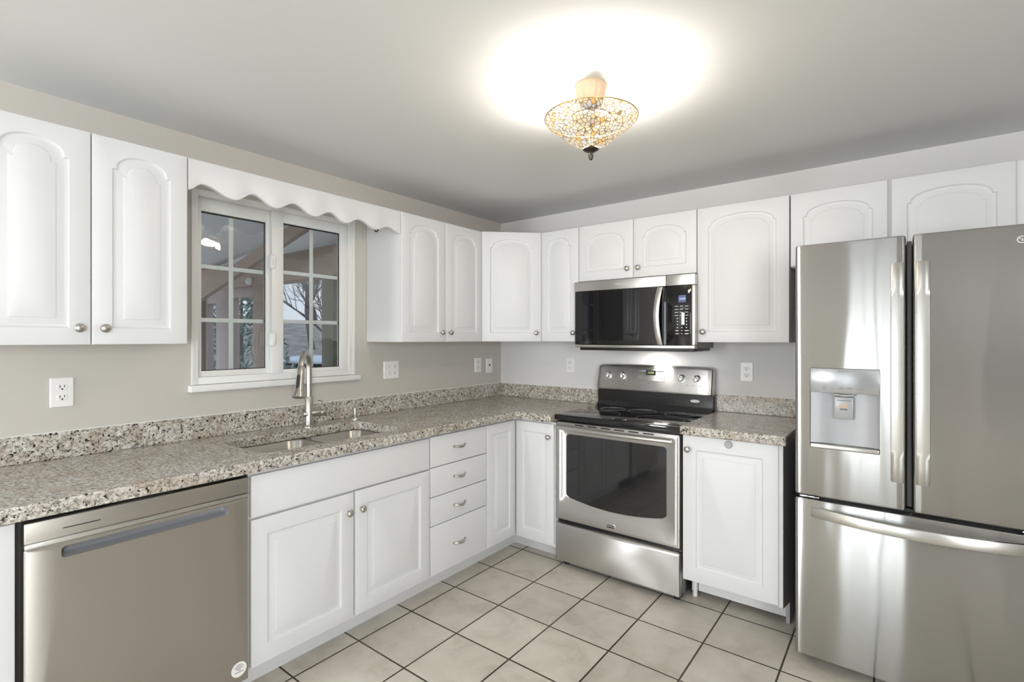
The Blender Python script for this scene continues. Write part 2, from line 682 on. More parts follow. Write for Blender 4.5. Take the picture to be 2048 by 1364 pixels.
# patio door, and added windows framing the fill lights (frames only; seen as reflections in the steel)
bm = bmesh.new()
for x0, x1 in ((1.78, 1.82), (2.06, 2.075), (2.30, 2.34), (2.47, 2.48), (2.58, 2.62)):
    box(bm, x0, x1, YB - 0.09, YB - 0.02, 0, 2.06)
box(bm, 1.78, 2.62, YB - 0.09, YB - 0.02, 2.0, 2.06)
box(bm, 1.78, 2.62, YB - 0.09, YB - 0.02, 0, 0.06)
door1 = struct('door_1', bm, M_TRIM, smooth=False)
obj('glass_pane', B(1.80, 2.60, YB - 0.016, YB - 0.012, 0.03, 2.03), M_GLASS, door1, smooth=False)
bm = bmesh.new()
for y in (-5.85, -4.93, -4.01):
    box(bm, XR + 0.01, XR + 0.09, y, y + 0.06, 0.75, 2.1)
box(bm, XR + 0.01, XR + 0.09, -5.85, -3.95, 2.04, 2.1)
box(bm, XR + 0.01, XR + 0.09, -5.85, -3.95, 0.75, 0.81)
struct('fill_window_right', bm, M_TRIM, smooth=False)  # made-up frame around the right fill light
bm = bmesh.new()
for x in (0.12, 0.43, 0.74):
    box(bm, x, x + 0.04, YB - 0.05, YB - 0.01, 0.9, 2.05)
box(bm, 0.12, 0.78, YB - 0.05, YB - 0.01, 2.01, 2.05)
box(bm, 0.12, 0.78, YB - 0.05, YB - 0.01, 0.9, 0.94)
struct('fill_window_rear', bm, M_TRIM, smooth=False)  # made-up frame around the rear fill light
struct('baseboard_front', B(0, 1.76, YB, YB + 0.015, 0, 0.09, bev=0.003), M_TRIM)
struct('baseboard_right', B(XR - 0.015, XR, YB + 0.02, -0.0, 0, 0.09, bev=0.003), M_TRIM)

# ------------------------------------------------------------------ window in the left wall (local frame: x along the wall, -y into the room)
win = root('window_1', (0, WY0, WZ0), R(90), None, None)
win['kind'] = 'structure'
ww, wh = WY1 - WY0, WZ1 - WZ0


def frame_bm(x0, x1, z0, z1, wl_, wr_, wb_, wt_, y0, y1, bev=0.003):
    bm = bmesh.new()
    box(bm, x0, x0 + wl_, y0, y1, z0, z1, bev)
    box(bm, x1 - wr_, x1, y0, y1, z0, z1, bev)
    box(bm, x0 + wl_ - 0.001, x1 - wr_ + 0.001, y0, y1, z0, z0 + wb_, bev)
    box(bm, x0 + wl_ - 0.001, x1 - wr_ + 0.001, y0, y1, z1 - wt_, z1, bev)
    return bm


obj('frame', frame_bm(0.001, ww - 0.001, 0.012, wh - 0.001, 0.028, 0.030, 0.034, 0.03, -0.004, 0.11), M_TRIM, win)


def sash(name, x0, x1, z0, z1, fl, fr, fb, ft, y0, y1, muntx, muntz):
    s = obj(name, frame_bm(x0, x1, z0, z1, fl, fr, fb, ft, y0, y1), M_TRIM, win)
    gx0, gx1, gz0, gz1 = x0 + fl, x1 - fr, z0 + fb, z1 - ft
    ym = (y0 + y1) / 2
    gp = obj('glass_pane', B(-(gx1 - gx0) / 2 - 0.004, (gx1 - gx0) / 2 + 0.004, -0.002, 0.002, gz0 - 0.004, gz1 + 0.004), M_GLASS, s, smooth=False)
    gp.location = ((gx0 + gx1) / 2, ym, 0)
    gp.rotation_euler = (0, 0, R(-1.1 if x0 < 0.2 else 0))
    obj('muntin', B(muntx - 0.0105, muntx + 0.0105, ym + 0.004, ym + 0.011, gz0, gz1, bev=0.002), M_TRIM, s)
    for mz in muntz:
        obj('muntin', B(gx0, gx1, ym + 0.0035, ym + 0.0105, mz - 0.010, mz + 0.010, bev=0.002), M_TRIM, s)
    bm = bmesh.new()                                  # dark glazing gasket round the pane
    box(bm, gx0, gx1, ym - 0.004, ym + 0.004, gz1 - 0.006, gz1)
    box(bm, gx1 - 0.004, gx1, ym - 0.004, ym + 0.004, gz0, gz1)
    box(bm, gx0, gx1, ym - 0.004, ym + 0.004, gz0, gz0 + 0.003)
    obj('gasket', bm, M_BLACK, s, smooth=False)
    return s


def ly(y):
    return y - WY0


def lz(z):
    return z - WZ0


sash('sash', ly(-2.232), ly(-1.872), lz(1.185), lz(2.044), 0.024, 0.030, 0.038, 0.062, 0.030, 0.062, ly(-2.066), [lz(1.466), lz(1.722)])
sash('sash', ly(-1.885), ly(-1.434), lz(1.180), lz(2.044), 0.062, 0.050, 0.034, 0.054, 0.004, 0.034, ly(-1.652), [lz(1.468), lz(1.731)])
for z in (1.775, 1.375):
    bm = bmesh.new()
    loft([xz(rrect(ly(-1.889) - 0.012, ly(-1.889) + 0.014, lz(z) - 0.038, lz(z) + 0.038, 0.0125), 0.004),
          xz(rrect(ly(-1.889) - 0.012, ly(-1.889) + 0.014, lz(z) - 0.038, lz(z) + 0.038, 0.0125), -0.012),
          xz(rrect(ly(-1.889) - 0.008, ly(-1.889) + 0.010, lz(z) - 0.032, lz(z) + 0.032, 0.0085), -0.018)], bm=bm)
    box(bm, ly(-1.889) - 0.003, ly(-1.889) + 0.006, -0.028, -0.016, lz(z) - 0.018, lz(z) + 0.018, 0.002)
    obj('latch', bm, M_PLATE, win)
bm = bmesh.new()
box(bm, -0.014, ww + 0.036, -0.034, 0.11, -0.020, 0.011, 0.005, 3)
obj('sill', bm, M_TRIM, win)
bm = bmesh.new()                                      # flat casing beside the frame
box(bm, -0.001, 0.012, -0.006, 0.002, 0.012, wh, 0.001)
box(bm, ww - 0.003, ww + 0.012, -0.008, 0.002, 0.012, wh, 0.001)
obj('casing', bm, M_TRIM, win)

# ------------------------------------------------------------------ sunroom and garden beyond the window
YE = -1.0
bm = bmesh.new()
vs = [bm.verts.new(p) for p in ((-0.17, -6.5, 2.36), (-0.17, YE + 0.2, 2.36), (-4.2, YE + 0.2, 1.98), (-4.2, -6.5, 1.98), (-0.17, -6.5, 2.42), (-0.17, YE + 0.2, 2.42), (-4.2, YE + 0.2, 2.04), (-4.2, -6.5, 2.04))]
for f in ((0, 1, 2, 3), (7, 6, 5, 4), (0, 4, 5, 1), (1, 5, 6, 2), (2, 6, 7, 3), (3, 7, 4, 0)):
    bm.faces.new([vs[i] for i in f])
struct('ceiling_sunroom', bm, M_SUNCEIL, smooth=False)
struct('floor_sunroom', B(-4.2, -0.17, -6.5, YE + 0.2, -0.15, -0.05), M_SUNCEIL, smooth=False)  # unseen floor, made pale to bounce light onto ceiling and timber
struct('trim_1', B(-4.2, -0.17, YE - 0.07, YE + 0.07, 1.845, 2.07, bev=0.004), M_WOOD)          # header beam
struct('wall_sunroom', B(-4.2, -0.17, YE + 0.02, YE + 0.06, 2.072, 2.34), M_SUNCEIL, smooth=False)  # white gable infill


def sc_x(u):
    """x on the sunroom end wall seen at photo column u (from the survey of the photograph)"""
    a = (u - 1029.3) / 1007.6
    dx, dy = -math.sin(R(37.474)) + a * math.cos(R(37.474)), math.cos(R(37.474)) + a * math.sin(R(37.474))
    return 2.5925 + (YE + 3.197) / dy * dx


for i, (u0, u1, mat, th) in enumerate(((392, 417, M_WOOD, 0.07), (443, 468, M_MAUVE, 0.05), (519, 543, M_WOOD, 0.06), (660, 683, M_OLIVE, 0.07))):
    struct('trim_%d' % (i + 2), B(sc_x(u0), sc_x(u1), YE - th, YE + 0.05, -0.05, 1.848, bev=0.003), mat)
for i, (u0, u1) in enumerate(((417, 443), (468, 519))):    # window casings between the posts
    a, b = sc_x(u0), sc_x(u1)
    struct('trim_%d' % (i + 6), frame_bm(a, b, 0.5, 1.846, 0.05, 0.03, 0.05, 0.09 + 0.03 * (1 - i), YE - 0.03, YE + 0.03), M_MAUVE)
# sloping rafter under the sunroom ceiling
bm = bmesh.new()
pa, pb = Vector((-0.25, -1.35, 2.285)), Vector((-3.4, -1.35, 1.56))
loops = []
for p in (pa, pb):
    loops.append([(p.x, p.y - 0.02, p.z), (p.x, p.y + 0.02, p.z), (p.x, p.y + 0.02, p.z - 0.10), (p.x, p.y - 0.02, p.z - 0.10)])
struct('trim_8', loft(loops), M_WOOD, smooth=False)
bm = bmesh.new()
for (u, z), lab in zip(((446, 1.815), (518, 1.815)), ('left', 'right')):
    bm = lathe([(0.0, 0.0), (0.032, 0.0), (0.036, 0.012), (0.030, 0.03), (0.014, 0.042), (0.0, 0.044)], 20, '-y', (0, 0, 0))
    o = obj('porch_light', bm, M_PLATE)
    o.location = (sc_x(u), YE - 0.071, z + 0.07)
    tag(o, 'small round white light on the sunroom beam, %s of two seen through left window sash' % lab, 'light', 'round lights on the sunroom beam')

# hillside
bm = bmesh.new()
NX, NY = 40, 24
g = [[None] * (NY + 1) for _ in range(NX + 1)]
for i in range(NX + 1):
    for j in range(NY + 1):
        x = -0.3 - 44 * i / NX
        y = -8 + 46 * j / NY
        d = math.hypot(x - 2.6, y + 3.2)
        z = -0.35 + max(0, min(d, 27) - 5) * 0.075 + max(0, min(d, 27) - 16) * 0.085 + 0.12 * math.sin(x * 0.9 + y * 0.6) + 0.05 * math.sin(x * 2.3 - y * 1.7)
        g[i][j] = bm.verts.new((x, y, z if i else -0.6))
for i in range(NX):
    for j in range(NY):
        bm.faces.new((g[i][j], g[i + 1][j], g[i + 1][j + 1], g[i][j + 1]))
struct('ground', bm, M_HILL, angle=180)


def gz(x, y):
    d = math.hypot(x - 2.6, y + 3.2)
    return -0.35 + max(0, min(d, 27) - 5) * 0.075 + max(0, min(d, 27) - 16) * 0.085


def branch(bm, p, d, ln, r, depth, rng):
    n = 3
    path = [p.copy()]
    q = p.copy()
    dd = d.copy()
    for k in range(n):
        dd = (dd + Vector((rng.uniform(-.22, .22), rng.uniform(-.22, .22), rng.uniform(-.08, .16)))).normalized()
        q = q + dd * (ln / n)
        path.append(q.copy())
    tube(path, [r, r * 0.85, r * 0.7, r * 0.55], 5 if r > 0.03 else 3, bm)
    if depth == 0:
        return
    for k in range(4):
        t = rng.choice((1, 2, 3, 3))
        nd = (dd + Vector((rng.uniform(-1, 1), rng.uniform(-1, 1), rng.uniform(-.15, .95)))).normalized()
        branch(bm, path[t], nd, ln * rng.uniform(0.6, 0.85), r * 0.5, depth - 1, rng)


trees = []
for s in range(3):
    rng = random.Random(20 + s)
    bm = bmesh.new()
    branch(bm, Vector((0, 0, -0.3)), Vector((0, 0, 1)), 2.6, 0.13, 5, rng)
    trees.append(obj('bare_tree', bm, M_BARK, angle=180))
spots = [(-8.4, 3.9, 0.62, 0), (-14.4, 6.9, 0.9, 1), (-16.6, 0.6, 0.9, 2), (-22.6, 12.0, 1.15, 0), (-22.5, 6.4, 1.15, 1), (-30.5, 18.0, 1.3, 2), (-31.0, 10.6, 1.3, 0)]
used = set()
for k, (x, y, sc, i) in enumerate(spots):
    src = trees[i]
    o = src if i not in used else src.copy()
    if i in used:
        COL.objects.link(o)
    used.add(i)
    o.location = (x, y, gz(x, y))
    o.rotation_euler = (0, 0, k * 1.3)
    o.scale = (sc, sc, sc)
    tag(o, 'bare leafless tree on the hillside outside the kitchen window', 'tree', 'bare trees outside the window')
# evergreen shrub seen through the left sash
bm = bmesh.new()
rng = random.Random(5)
for k in range(2600):
    a, h = rng.uniform(0, 6.283), rng.uniform(0, 1)
    rr = (1 - h) ** 0.7 * 0.95 * math.sqrt(rng.uniform(0.2, 1)) + 0.03
    c = Vector((rr * math.cos(a), rr * math.sin(a), 0.1 + h * 2.4))
    u = Vector((rng.uniform(-1, 1), rng.uniform(-1, 1), rng.uniform(-1, 1))).normalized() * 0.07
    w = u.cross(Vector((rng.uniform(-1, 1), rng.uniform(-1, 1), 1))).normalized() * 0.022
    bm.faces.new([bm.verts.new(c - u), bm.verts.new(c + w), bm.verts.new(c + u), bm.verts.new(c - w)])
bush = root('evergreen_shrub', (-4.9, 0.15, gz(-4.9, 0.15)), 0, 'grey green evergreen shrub outside, seen through the left window sash', 'shrub')
obj('foliage', bm, M_LEAF, bush, smooth=False)
obj('stem', lathe([(0.05, -0.1), (0.03, 1.0), (0.012, 2.3)], 10), M_BARK, bush)
bm = bmesh.new()
rng = random.Random(9)
loops = []
for rr, hh in ((1.0, -0.06), (0.8, 0.06), (0.45, 0.12), (0.02, 0.14)):
    loops.append([(1.5 * rr * math.cos(a * 0.393) * (1 + 0.15 * math.sin(3 * a)), 1.0 * rr * math.sin(a * 0.393) * (1 + 0.1 * math.cos(5 * a)), hh) for a in range(16)])
o = obj('snow_patch', loft(loops, True, True), M_SNOW, angle=180)
o.location = (-11.9, 5.8, gz(-11.9, 5.8) + 0.05)
o.scale = (1.3, 1.3, 1.0)
tag(o, 'patch of old snow on the slope outside the window', 'snow', kind='stuff')


# ------------------------------------------------------------------ cabinet parts
def door_loops(w, h, t, arch, mx=0.055, mb=0.058, ms=0.108, ma=0.050, prof=None):
    ns, nt = 6, 26
    prof = prof or [(0, 0), (0.0015, 0.0030), (0.005, 0.0066), (0.010, 0.0078), (0.014, 0.0072), (0.030, 0.0034), (0.033, 0.0030), (0.0345, 0.0012), (0.037, 0.0002)]

    def side(x0, x1, z0, zr):
        p = [(x0 + (x1 - x0) * k / 4, z0) for k in range(4)]
        p += [(x1, z0 + (zr - z0) * k / ns) for k in range(ns)]
        return p

    def rect(i, y):
        x0, x1, z0, z1 = i, w - i, i, h - i
        p = side(x0, x1, z0, z1)
        p += [(x1 + (x0 - x1) * k / nt, z1) for k in range(nt)]
        p += [(x0, z1 + (z0 - z1) * k / ns) for k in range(ns)]
        return xz(p, y)

    def panel(i, y):
        x0, x1, z0 = mx + i, w - mx - i, mb + i
        if arch:
            zs, za = h - ms - i * 0.75, h - ma - i
        else:
            zs = za = h - mb - i
        p = side(x0, x1, z0, zs)
        xc, a = (x0 + x1) / 2, (x1 - x0) / 2 - (0.012 if arch else 0)
        for k in range(nt):
            if k == 0:
                p.append((x1, zs))
            else:
                th = math.pi * (k - 1) / (nt - 2)
                p.append((xc + a * math.cos(th), zs + (za - zs) * math.sin(th) ** 0.85) if arch else (x1 + (x0 - x1) * k / nt, zs))
        p += [(x0, zs + (z0 - zs) * k / ns) for k in range(ns)]
        return xz(p, y)
    lp = [rect(0, 0), rect(0, -(t - 0.003)), rect(0.0012, -(t - 0.001)), rect(0.0035, -t)]
    if prof:
        lp += [panel(i, -(t - d)) for i, d in prof]
    return lp


def door(parent, x, y, z, w, h, arch=True, t=0.019, name='door', knob=None, **k):
    bm = loft(door_loops(w, h, t, arch, **k))
    d = obj(name, bm, M_WHITE, parent, angle=28)
    d.location = (x, y, z)
    if knob:
        add_knob(d, knob[0], -t, knob[1])
    return d


def add_knob(d, x, y, z, r=0.0155):
    bm = lathe([(0.0, -0.001), (0.009, -0.001), (0.009, 0.002), (0.0055, 0.004), (0.005, 0.012), (0.009, 0.0155), (r, 0.018), (r, 0.0215), (r * 0.8, 0.026), (r * 0.4, 0.0285), (0.0, 0.029)], 24, '-y', (x, y, z))
    return obj('knob', bm, M_NICKEL, d)


def slab(parent, name, x, y, z, w, h, t=0.019):
    bm = B(0, w, -t, 0, 0, h, bev=0.0035, seg=3)
    d = obj(name, bm, M_WHITE, parent)
    d.location = (x, y, z)
    return d


def carcass(parent, x0, x1, dep, z0, z1, name='carcass'):
    bm = B(x0, x1, -dep, -0.002, z0, z1, bev=0.001, seg=1)
    return obj(name, bm, M_CASE, parent)


UD, UT, UB = 0.327, 2.106, 1.356
UH = UT - UB


def upper(loc, rz, w, z0, label, doors, knobs, gap=0.003):
    r = root('wall_cabinet', (loc[0], loc[1], z0), rz, label, 'cabinet', 'white wall cabinets')
    h = UT - z0
    carcass(r, 0.001, w - 0.001, UD - 0.0205, 0, h)
    for (x0, x1), kn in zip(doors, knobs):
        dw = x1 - x0 - gap
        kx = None
        if kn:
            kx = ((0.034 if kn == 'l' else dw - 0.034), 0.058)
        short = h < 0.5
        d = door(r, x0 + gap / 2, -UD + 0.019, 0.0, dw, h - 0.002, knob=kx, ms=0.115 if short else 0.108, ma=0.062 if short else 0.052, mx=min(0.058, dw * 0.2))
    return r


upper((0, -2.998, 0), R(90), 0.606, UB, 'white double-door wall cabinet at far left, left of the window', [(0, 0.303), (0.303, 0.606)], 'rl')
upper((0, -1.305, 0), R(90), 0.703, UB, 'white double-door wall cabinet right of the window, above the wide outlet plate', [(0, 0.352), (0.352, 0.703)], 'rl')
upper((0.920, 0, 0), 0, 0.762, 1.747, 'short white double-door wall cabinet directly above the microwave', [(0, 0.381), (0.381, 0.762)], 'rl')
upper((0.616, 0, 0), 0, 0.303, UB, 'narrow white single-door wall cabinet between corner cabinet and microwave', [(0, 0.303)], 'r')
upper((1.683, 0, 0), 0, 0.462, UB, 'white single-door wall cabinet between microwave and refrigerator', [(0, 0.462)], 'l')
# over-fridge cabinet: face frame with two shorter doors
r = root('wall_cabinet', (2.147, 0, 1.737), 0, 'short white double-door wall cabinet above the refrigerator', 'cabinet', 'white wall cabinets')
carcass(r, 0.001, 0.90, UD - 0.0205, 0, UT - 1.737)
door(r, 0.003, -UD + 0.019, 0.004, 0.394, UT - 1.737 - 0.006, ms=0.118, ma=0.064)
door(r, 0.412, -UD + 0.019, 0.004, 0.406, UT - 1.737 - 0.006, ms=0.118, ma=0.064)
# diagonal corner cabinet
r = root('wall_cabinet', (0, 0, UB), 0, 'white angled single-door wall cabinet set across the room corner', 'cabinet', 'white wall cabinets')
pts = [(0.002, -0.002), (0.612, -0.002), (0.612, -0.305), (0.305, -0.598), (0.002, -0.598)]
obj('carcass', loft([[(x, y, 0) for x, y in pts], [(x, y, UH) for x, y in pts]]), M_CASE, r, smooth=False)
a = Vector((0.3215, -0.6015, 0))
b = Vector((0.6155, -0.3215, 0))
L = (b - a).length
th = math.atan2(b.y - a.y, b.x - a.x)
dr = door(r, a.x, a.y, 0, L, UH - 0.002, knob=(L - 0.036, 0.058))
dr.rotation_euler = (0, 0, th)

# scalloped valance over the window
x0, x1 = -2.393 + 0.004, -1.308
w = x1 - x0
r = root('window_valance', (0, x0, 0), R(90), 'white valance board with scalloped lower edge over the window', 'valance')


def scallop(s):
    # bottom edge height along the board; high half-arcs at both ends, four waves between
    px = [0.0, 0.052, 0.165, 0.240, 0.330, 0.415, 0.510, 0.590, 0.668, 0.750, 0.842, 0.922, 1.0]
    pz = [1.976, 2.010, 1.972, 2.014, 1.974, 2.013, 1.973, 2.010, 1.973, 2.006, 1.972, 2.000, 1.976]
    for i in range(len(px) - 1):
        if s <= px[i + 1]:
            t = (s - px[i]) / (px[i + 1] - px[i])
            t = (1 - math.cos(math.pi * t)) / 2
            return pz[i] + (pz[i + 1] - pz[i]) * t
    return pz[-1]


N = 120
bot = [(w * k / N, scallop(k / N)) for k in range(N + 1)]
top = [(w * (N - k) / N, UT - 0.001) for k in range(N + 1)]


def vring(ins, y):
    b2 = [(p[0], p[1] + ins) for p in bot]
    t2 = [(p[0], p[1] - ins) for p in top]
    return xz(b2 + t2, y)


bm = bmesh.new()
YV = -(UD - 0.005)
lp = [vring(0, YV + 0.018), vring(0, YV + 0.004), vring(0.0012, YV + 0.0012), vring(0.004, YV)]
vsr = [[bm.verts.new(p) for p in l_] for l_ in lp]
n2 = len(lp[0])
for A_, B_ in zip(vsr, vsr[1:]):
    for i in range(n2):
        j = (i + 1) % n2
        bm.faces.new((A_[i], A_[j], B_[j], B_[i]))
for ring in (vsr[0], vsr[-1]):
    for k in range(N):
        bm.faces.new((ring[k], ring[k + 1], ring[n2 - 2 - k], ring[n2 - 1 - k]))
obj('board', bm, M_WHITE, r, angle=40)
o = obj('cup_hook', tube([(0, 0, 0.03), (0, 0, 0.012), (0.006, 0, 0.002), (0.016, 0, 0), (0.022, 0, 0.008), (0.021, 0, 0.016)], 0.004, 8), M_BLACK)
o.location = (0.262, -1.442, 1.972)
o.rotation_euler = (0, 0, R(20))
tag(o, 'small black hook peeking out below the right end of the valance', 'hook')

# ------------------------------------------------------------------ base cabinets, left run
BF = 0.635       # door face distance from the wall
BZ0, BZ1 = 0.122, 0.862


def base_root(y0, w, label):
    r = root('base_cabinet', (0, y0, 0), R(90), label, 'cabinet', 'white base cabinets')
    return r


def toe(parent, x0, x1, d=0.522, name='toe_kick'):
    return obj(name, B(x0, x1, -d, -d + 0.016, 0.0, 0.108), M_TOE, parent, smooth=False)


def base_carcass(parent, w, dep=BF - 0.0205, top=BZ1 + 0.003, z0=0.108):
    bm = bmesh.new()
    box(bm, 0.001, w - 0.001, -dep, -0.03, z0, top)
    box(bm, 0.001, 0.018, -0.52, -0.03, 0, z0)
    box(bm, w - 0.018, w - 0.001, -0.52, -0.03, 0, z0)
    return obj('carcass', bm, M_CASE, parent, smooth=False)


# end cabinet left of the dishwasher
r = base_root(-3.40, 0.473, 'white base cabinet at the far left, beside the dishwasher')
base_carcass(r, 0.473)
toe(r, 0.0, 0.473)
door(r, 0.002, -BF + 0.019, BZ0, 0.468, BZ1 - BZ0, arch=False)

# sink base, open inside for the bowls
w = 0.921
r = base_root(-2.291, w, 'white two-door base cabinet under the sink')
bm = bmesh.new()
box(bm, 0.001, 0.018, -BF + 0.0205, -0.03, 0.108, BZ1 + 0.003)
box(bm, w - 0.018, w - 0.001, -BF + 0.0205, -0.03, 0.108, BZ1 + 0.003)
box(bm, 0.001, 0.018, -0.505, -0.03, 0, 0.108)
box(bm, w - 0.018, w - 0.001, -0.505, -0.03, 0, 0.108)
box(bm, 0.018, w - 0.018, -BF + 0.0205, -0.03, 0.108, 0.124)
box(bm, 0.018, w - 0.018, -BF + 0.0205, -BF + 0.04, 0.124, BZ1 + 0.003)
obj('carcass', bm, M_CASE, r, smooth=False)
toe(r, 0.0, w)
slab(r, 'false_front', 0.004, -BF + 0.019, 0.694, w - 0.010, 0.160)
door(r, 0.004, -BF + 0.019, BZ0, 0.452, 0.684 - BZ0, arch=False, knob=(0.452 - 0.03, 0.684 - BZ0 - 0.085), mx=0.062, mb=0.066)
door(r, 0.465, -BF + 0.019, BZ0, 0.452, 0.686 - BZ0, arch=False, knob=(0.03, 0.686 - BZ0 - 0.085), mx=0.062, mb=0.066)

# drawer stack
w = 0.452
r = base_root(-1.369, w, 'white base cabinet with four drawers, right of the sink doors')
base_carcass(r, w)
toe(r, 0.0, w)
for z0, z1, hz in ((0.696, 0.857, 0.781), (0.539, 0.692, 0.617), (0.386, 0.535, 0.458), (0.124, 0.382, 0.249)):
    d = slab(r, 'drawer', 0.003, -BF + 0.019, z0, w - 0.006, z1 - z0)
    hx = 0.216
    pth = []
    rad = []
    for k in range(13):
        t = k / 12
        pth.append((hx - 0.044 + 0.088 * t, -0.019 - 0.024 * math.sin(math.pi * min(1, max(0, (t - 0.04) / 0.92))) ** 0.6 + 0.001, hz - z0 - 0.004 * math.sin(math.pi * t)))
        rad.append(0.0042 + 0.0026 * math.sin(math.pi * t))
    bm = tube(pth, rad, 10)
    for sgn in (-1, 1):
        lathe([(0.0, -0.001), (0.0075, -0.001), (0.007, 0.003), (0.004, 0.005), (0.0, 0.005)], 14, '-y', (hx + sgn * 0.044, -0.019, hz - z0), bm=bm)
    obj('handle', bm, M_NICKEL, d)

# corner base cabinet (doors meet in the inside corner)
r = root('base_cabinet', (0, 0, 0), 0, 'white corner base cabinet whose two narrow doors meet in the corner', 'cabinet', 'white base cabinets')
pts = [(0.03, -0.03), (0.926, -0.03), (0.926, -BF + 0.0205), (BF - 0.0205, -BF + 0.0205), (BF - 0.0205, -0.916), (0.03, -0.916)]
obj('carcass', loft([[(x, y, 0.108) for x, y in pts], [(x, y, BZ1 + 0.003) for x, y in pts]]), M_CASE, r, smooth=False)
pts = [(0.03, -0.03), (0.926, -0.03), (0.926, -0.49), (0.522, -0.49), (0.522, -0.916), (0.03, -0.916)]
obj('toe_kick', loft([[(x, y, 0.0) for x, y in pts], [(x, y, 0.107) for x, y in pts]]), M_TOE, r, smooth=False)
d = door(r, BF - 0.019, -0.914, BZ0, 0.276, BZ1 - BZ0 - 0.006, arch=False, mx=0.052, mb=0.06)
d.rotation_euler = (0, 0, R(90))
d = door(r, BF + 0.004, -BF + 0.019, BZ0, 0.284, BZ1 - BZ0 - 0.006, arch=False, mx=0.052, mb=0.06, knob=(0.284 - 0.030, 0.655))

# right-hand base cabinet (stands a little taller, on a leg and a side panel)
r = root('base_cabinet', (1.705, 0, 0), 0, 'white single-door base cabinet between the range and the refrigerator', 'cabinet', 'white base cabinets')
bm = bmesh.new()
box(bm, 0.002, 0.445, -BF + 0.022, -0.03, 0.15, 0.888)
obj('carcass', bm, M_CASE, r, smooth=False)
prof = [(-0.03, 0.0), (-0.462, 0.0), (-0.462, 0.105), (-BF + 0.004, 0.105 + 0.04), (-BF + 0.004, 0.889), (-0.03, 0.889)]
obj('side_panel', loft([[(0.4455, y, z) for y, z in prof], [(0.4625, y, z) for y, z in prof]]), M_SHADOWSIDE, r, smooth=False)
obj('edge_strip', B(0.4455, 0.4625, -BF - 0.001, -BF + 0.0035, 0.148, 0.889), M_WHITE, r, smooth=False)
d = door(r, 0.004, -BF + 0.019, 0.152, 0.440, 0.735, arch=False, mx=0.066, mb=0.07, knob=(0.028, 0.665))
bm = lathe([(0.0, -0.001), (0.019, -0.001), (0.019, 0.003), (0.0165, 0.0055), (0.0, 0.0055)], 28, '-y', (0.222, -0.019, 0.712))
tag(obj('round_stop', bm, M_SILVER, d), 'round flat grey disc', None)
obj('toe_kick', B(0.030, 0.4455, -0.462, -0.446, 0.030, 0.150), M_TOE, r, smooth=False)
bm = B(-0.001, 0.025, -0.478, -0.452, 0.03, 0.150, bev=0.003)
lathe([(0.0, 0.0), (0.012, 0.0), (0.0135, 0.012), (0.012, 0.03), (0.0, 0.032)], 16, 'z', (0.012, -0.465, 0), bm=bm)
obj('leg', bm, M_PLATE, r)

# ------------------------------------------------------------------ countertops
CT, CTH, CF = 0.914, 0.044, 0.664


def slab_with_hole(outer, hole, z0, z1):
    bm = bmesh.new()
    loops = [outer] + ([hole] if hole else [])
    tops, es = [], []
    for lp in loops:
        v = [bm.verts.new((x, y, z1)) for x, y in lp]
        tops.append(v)
        for i in range(len(v)):
            es.append(bm.edges.new((v[i], v[(i + 1) % len(v)])))
    res = bmesh.ops.triangle_fill(bm, use_beauty=True, use_dissolve=False, edges=es, normal=(0, 0, 1))
    topf = [f for f in res['geom'] if isinstance(f, bmesh.types.BMFace)]
    low = {}
    for lp in tops:
        for v in lp:
            low[v] = bm.verts.new((v.co.x, v.co.y, z0))
    for f in topf:
        bm.faces.new([low[v] for v in reversed(f.verts)])
    for lp in tops:
        for i in range(len(lp)):
            a_, b_ = lp[i], lp[(i + 1) % len(lp)]
            bm.faces.new((a_, b_, low[b_], low[a_]))
    return bm


def bevel_mod(o, wd=0.006, seg=3):
    m = o.modifiers.new('edge', 'BEVEL')
    m.width = wd
    m.segments = seg
    m.limit_method = 'ANGLE'
    m.angle_limit = R(50)


SX0, SX1, SY0, SY1 = 0.172, 0.560, -2.205, -1.492      # sink cut-out
ct = root('countertop', (0, 0, CT - CTH), 0, 'long L-shaped speckled granite countertop with backsplash and sink cut-out', 'countertop', 'granite countertops')
outer = [(0.001, -0.001), (0.001, -3.40), (CF, -3.40), (CF, -CF), (0.921, -CF), (0.921, -0.001)]
hole = [(p[0], p[1]) for p in rrect(SX0, SX1, SY0, SY1, 0.055, 5)]
o = obj('slab', slab_with_hole(outer, hole, 0, CTH), M_GRANITE, ct, angle=50)
bevel_mod(o)
pts = [(0.001, -0.001), (0.001, -3.40), (0.021, -3.40), (0.021, -0.021), (0.921, -0.021), (0.921, -0.001)]
o = obj('backsplash', loft([[(x, y, CTH + 0.0005) for x, y in pts], [(x, y, CTH + 0.102) for x, y in pts]]), M_GRANITE, ct, angle=50)
bevel_mod(o, 0.002, 2)
bm = B(0.002, 0.0085, -3.40, -0.002, CTH + 0.1015, CTH + 0.1050)
box(bm, 0.002, 0.921, -0.0085, -0.002, CTH + 0.1015, CTH + 0.1050)
obj('caulk', bm, M_PLATE, ct, smooth=False)
ct2 = root('countertop', (0, 0, 0.892), 0, 'short speckled granite countertop between range and refrigerator', 'countertop', 'granite countertops')
o = obj('slab', B(1.703, 2.184, -CF, -0.001, 0, CTH), M_GRANITE, ct2, smooth=False)
bevel_mod(o)
o = obj('backsplash', B(1.703, 2.184, -0.021, -0.001, CTH + 0.0005, CTH + 0.102), M_GRANITE, ct2, smooth=False)
bevel_mod(o, 0.002, 2)
obj('caulk', B(1.703, 2.184, -0.0085, -0.002, CTH + 0.1015, CTH + 0.1050), M_PLATE, ct2, smooth=False)

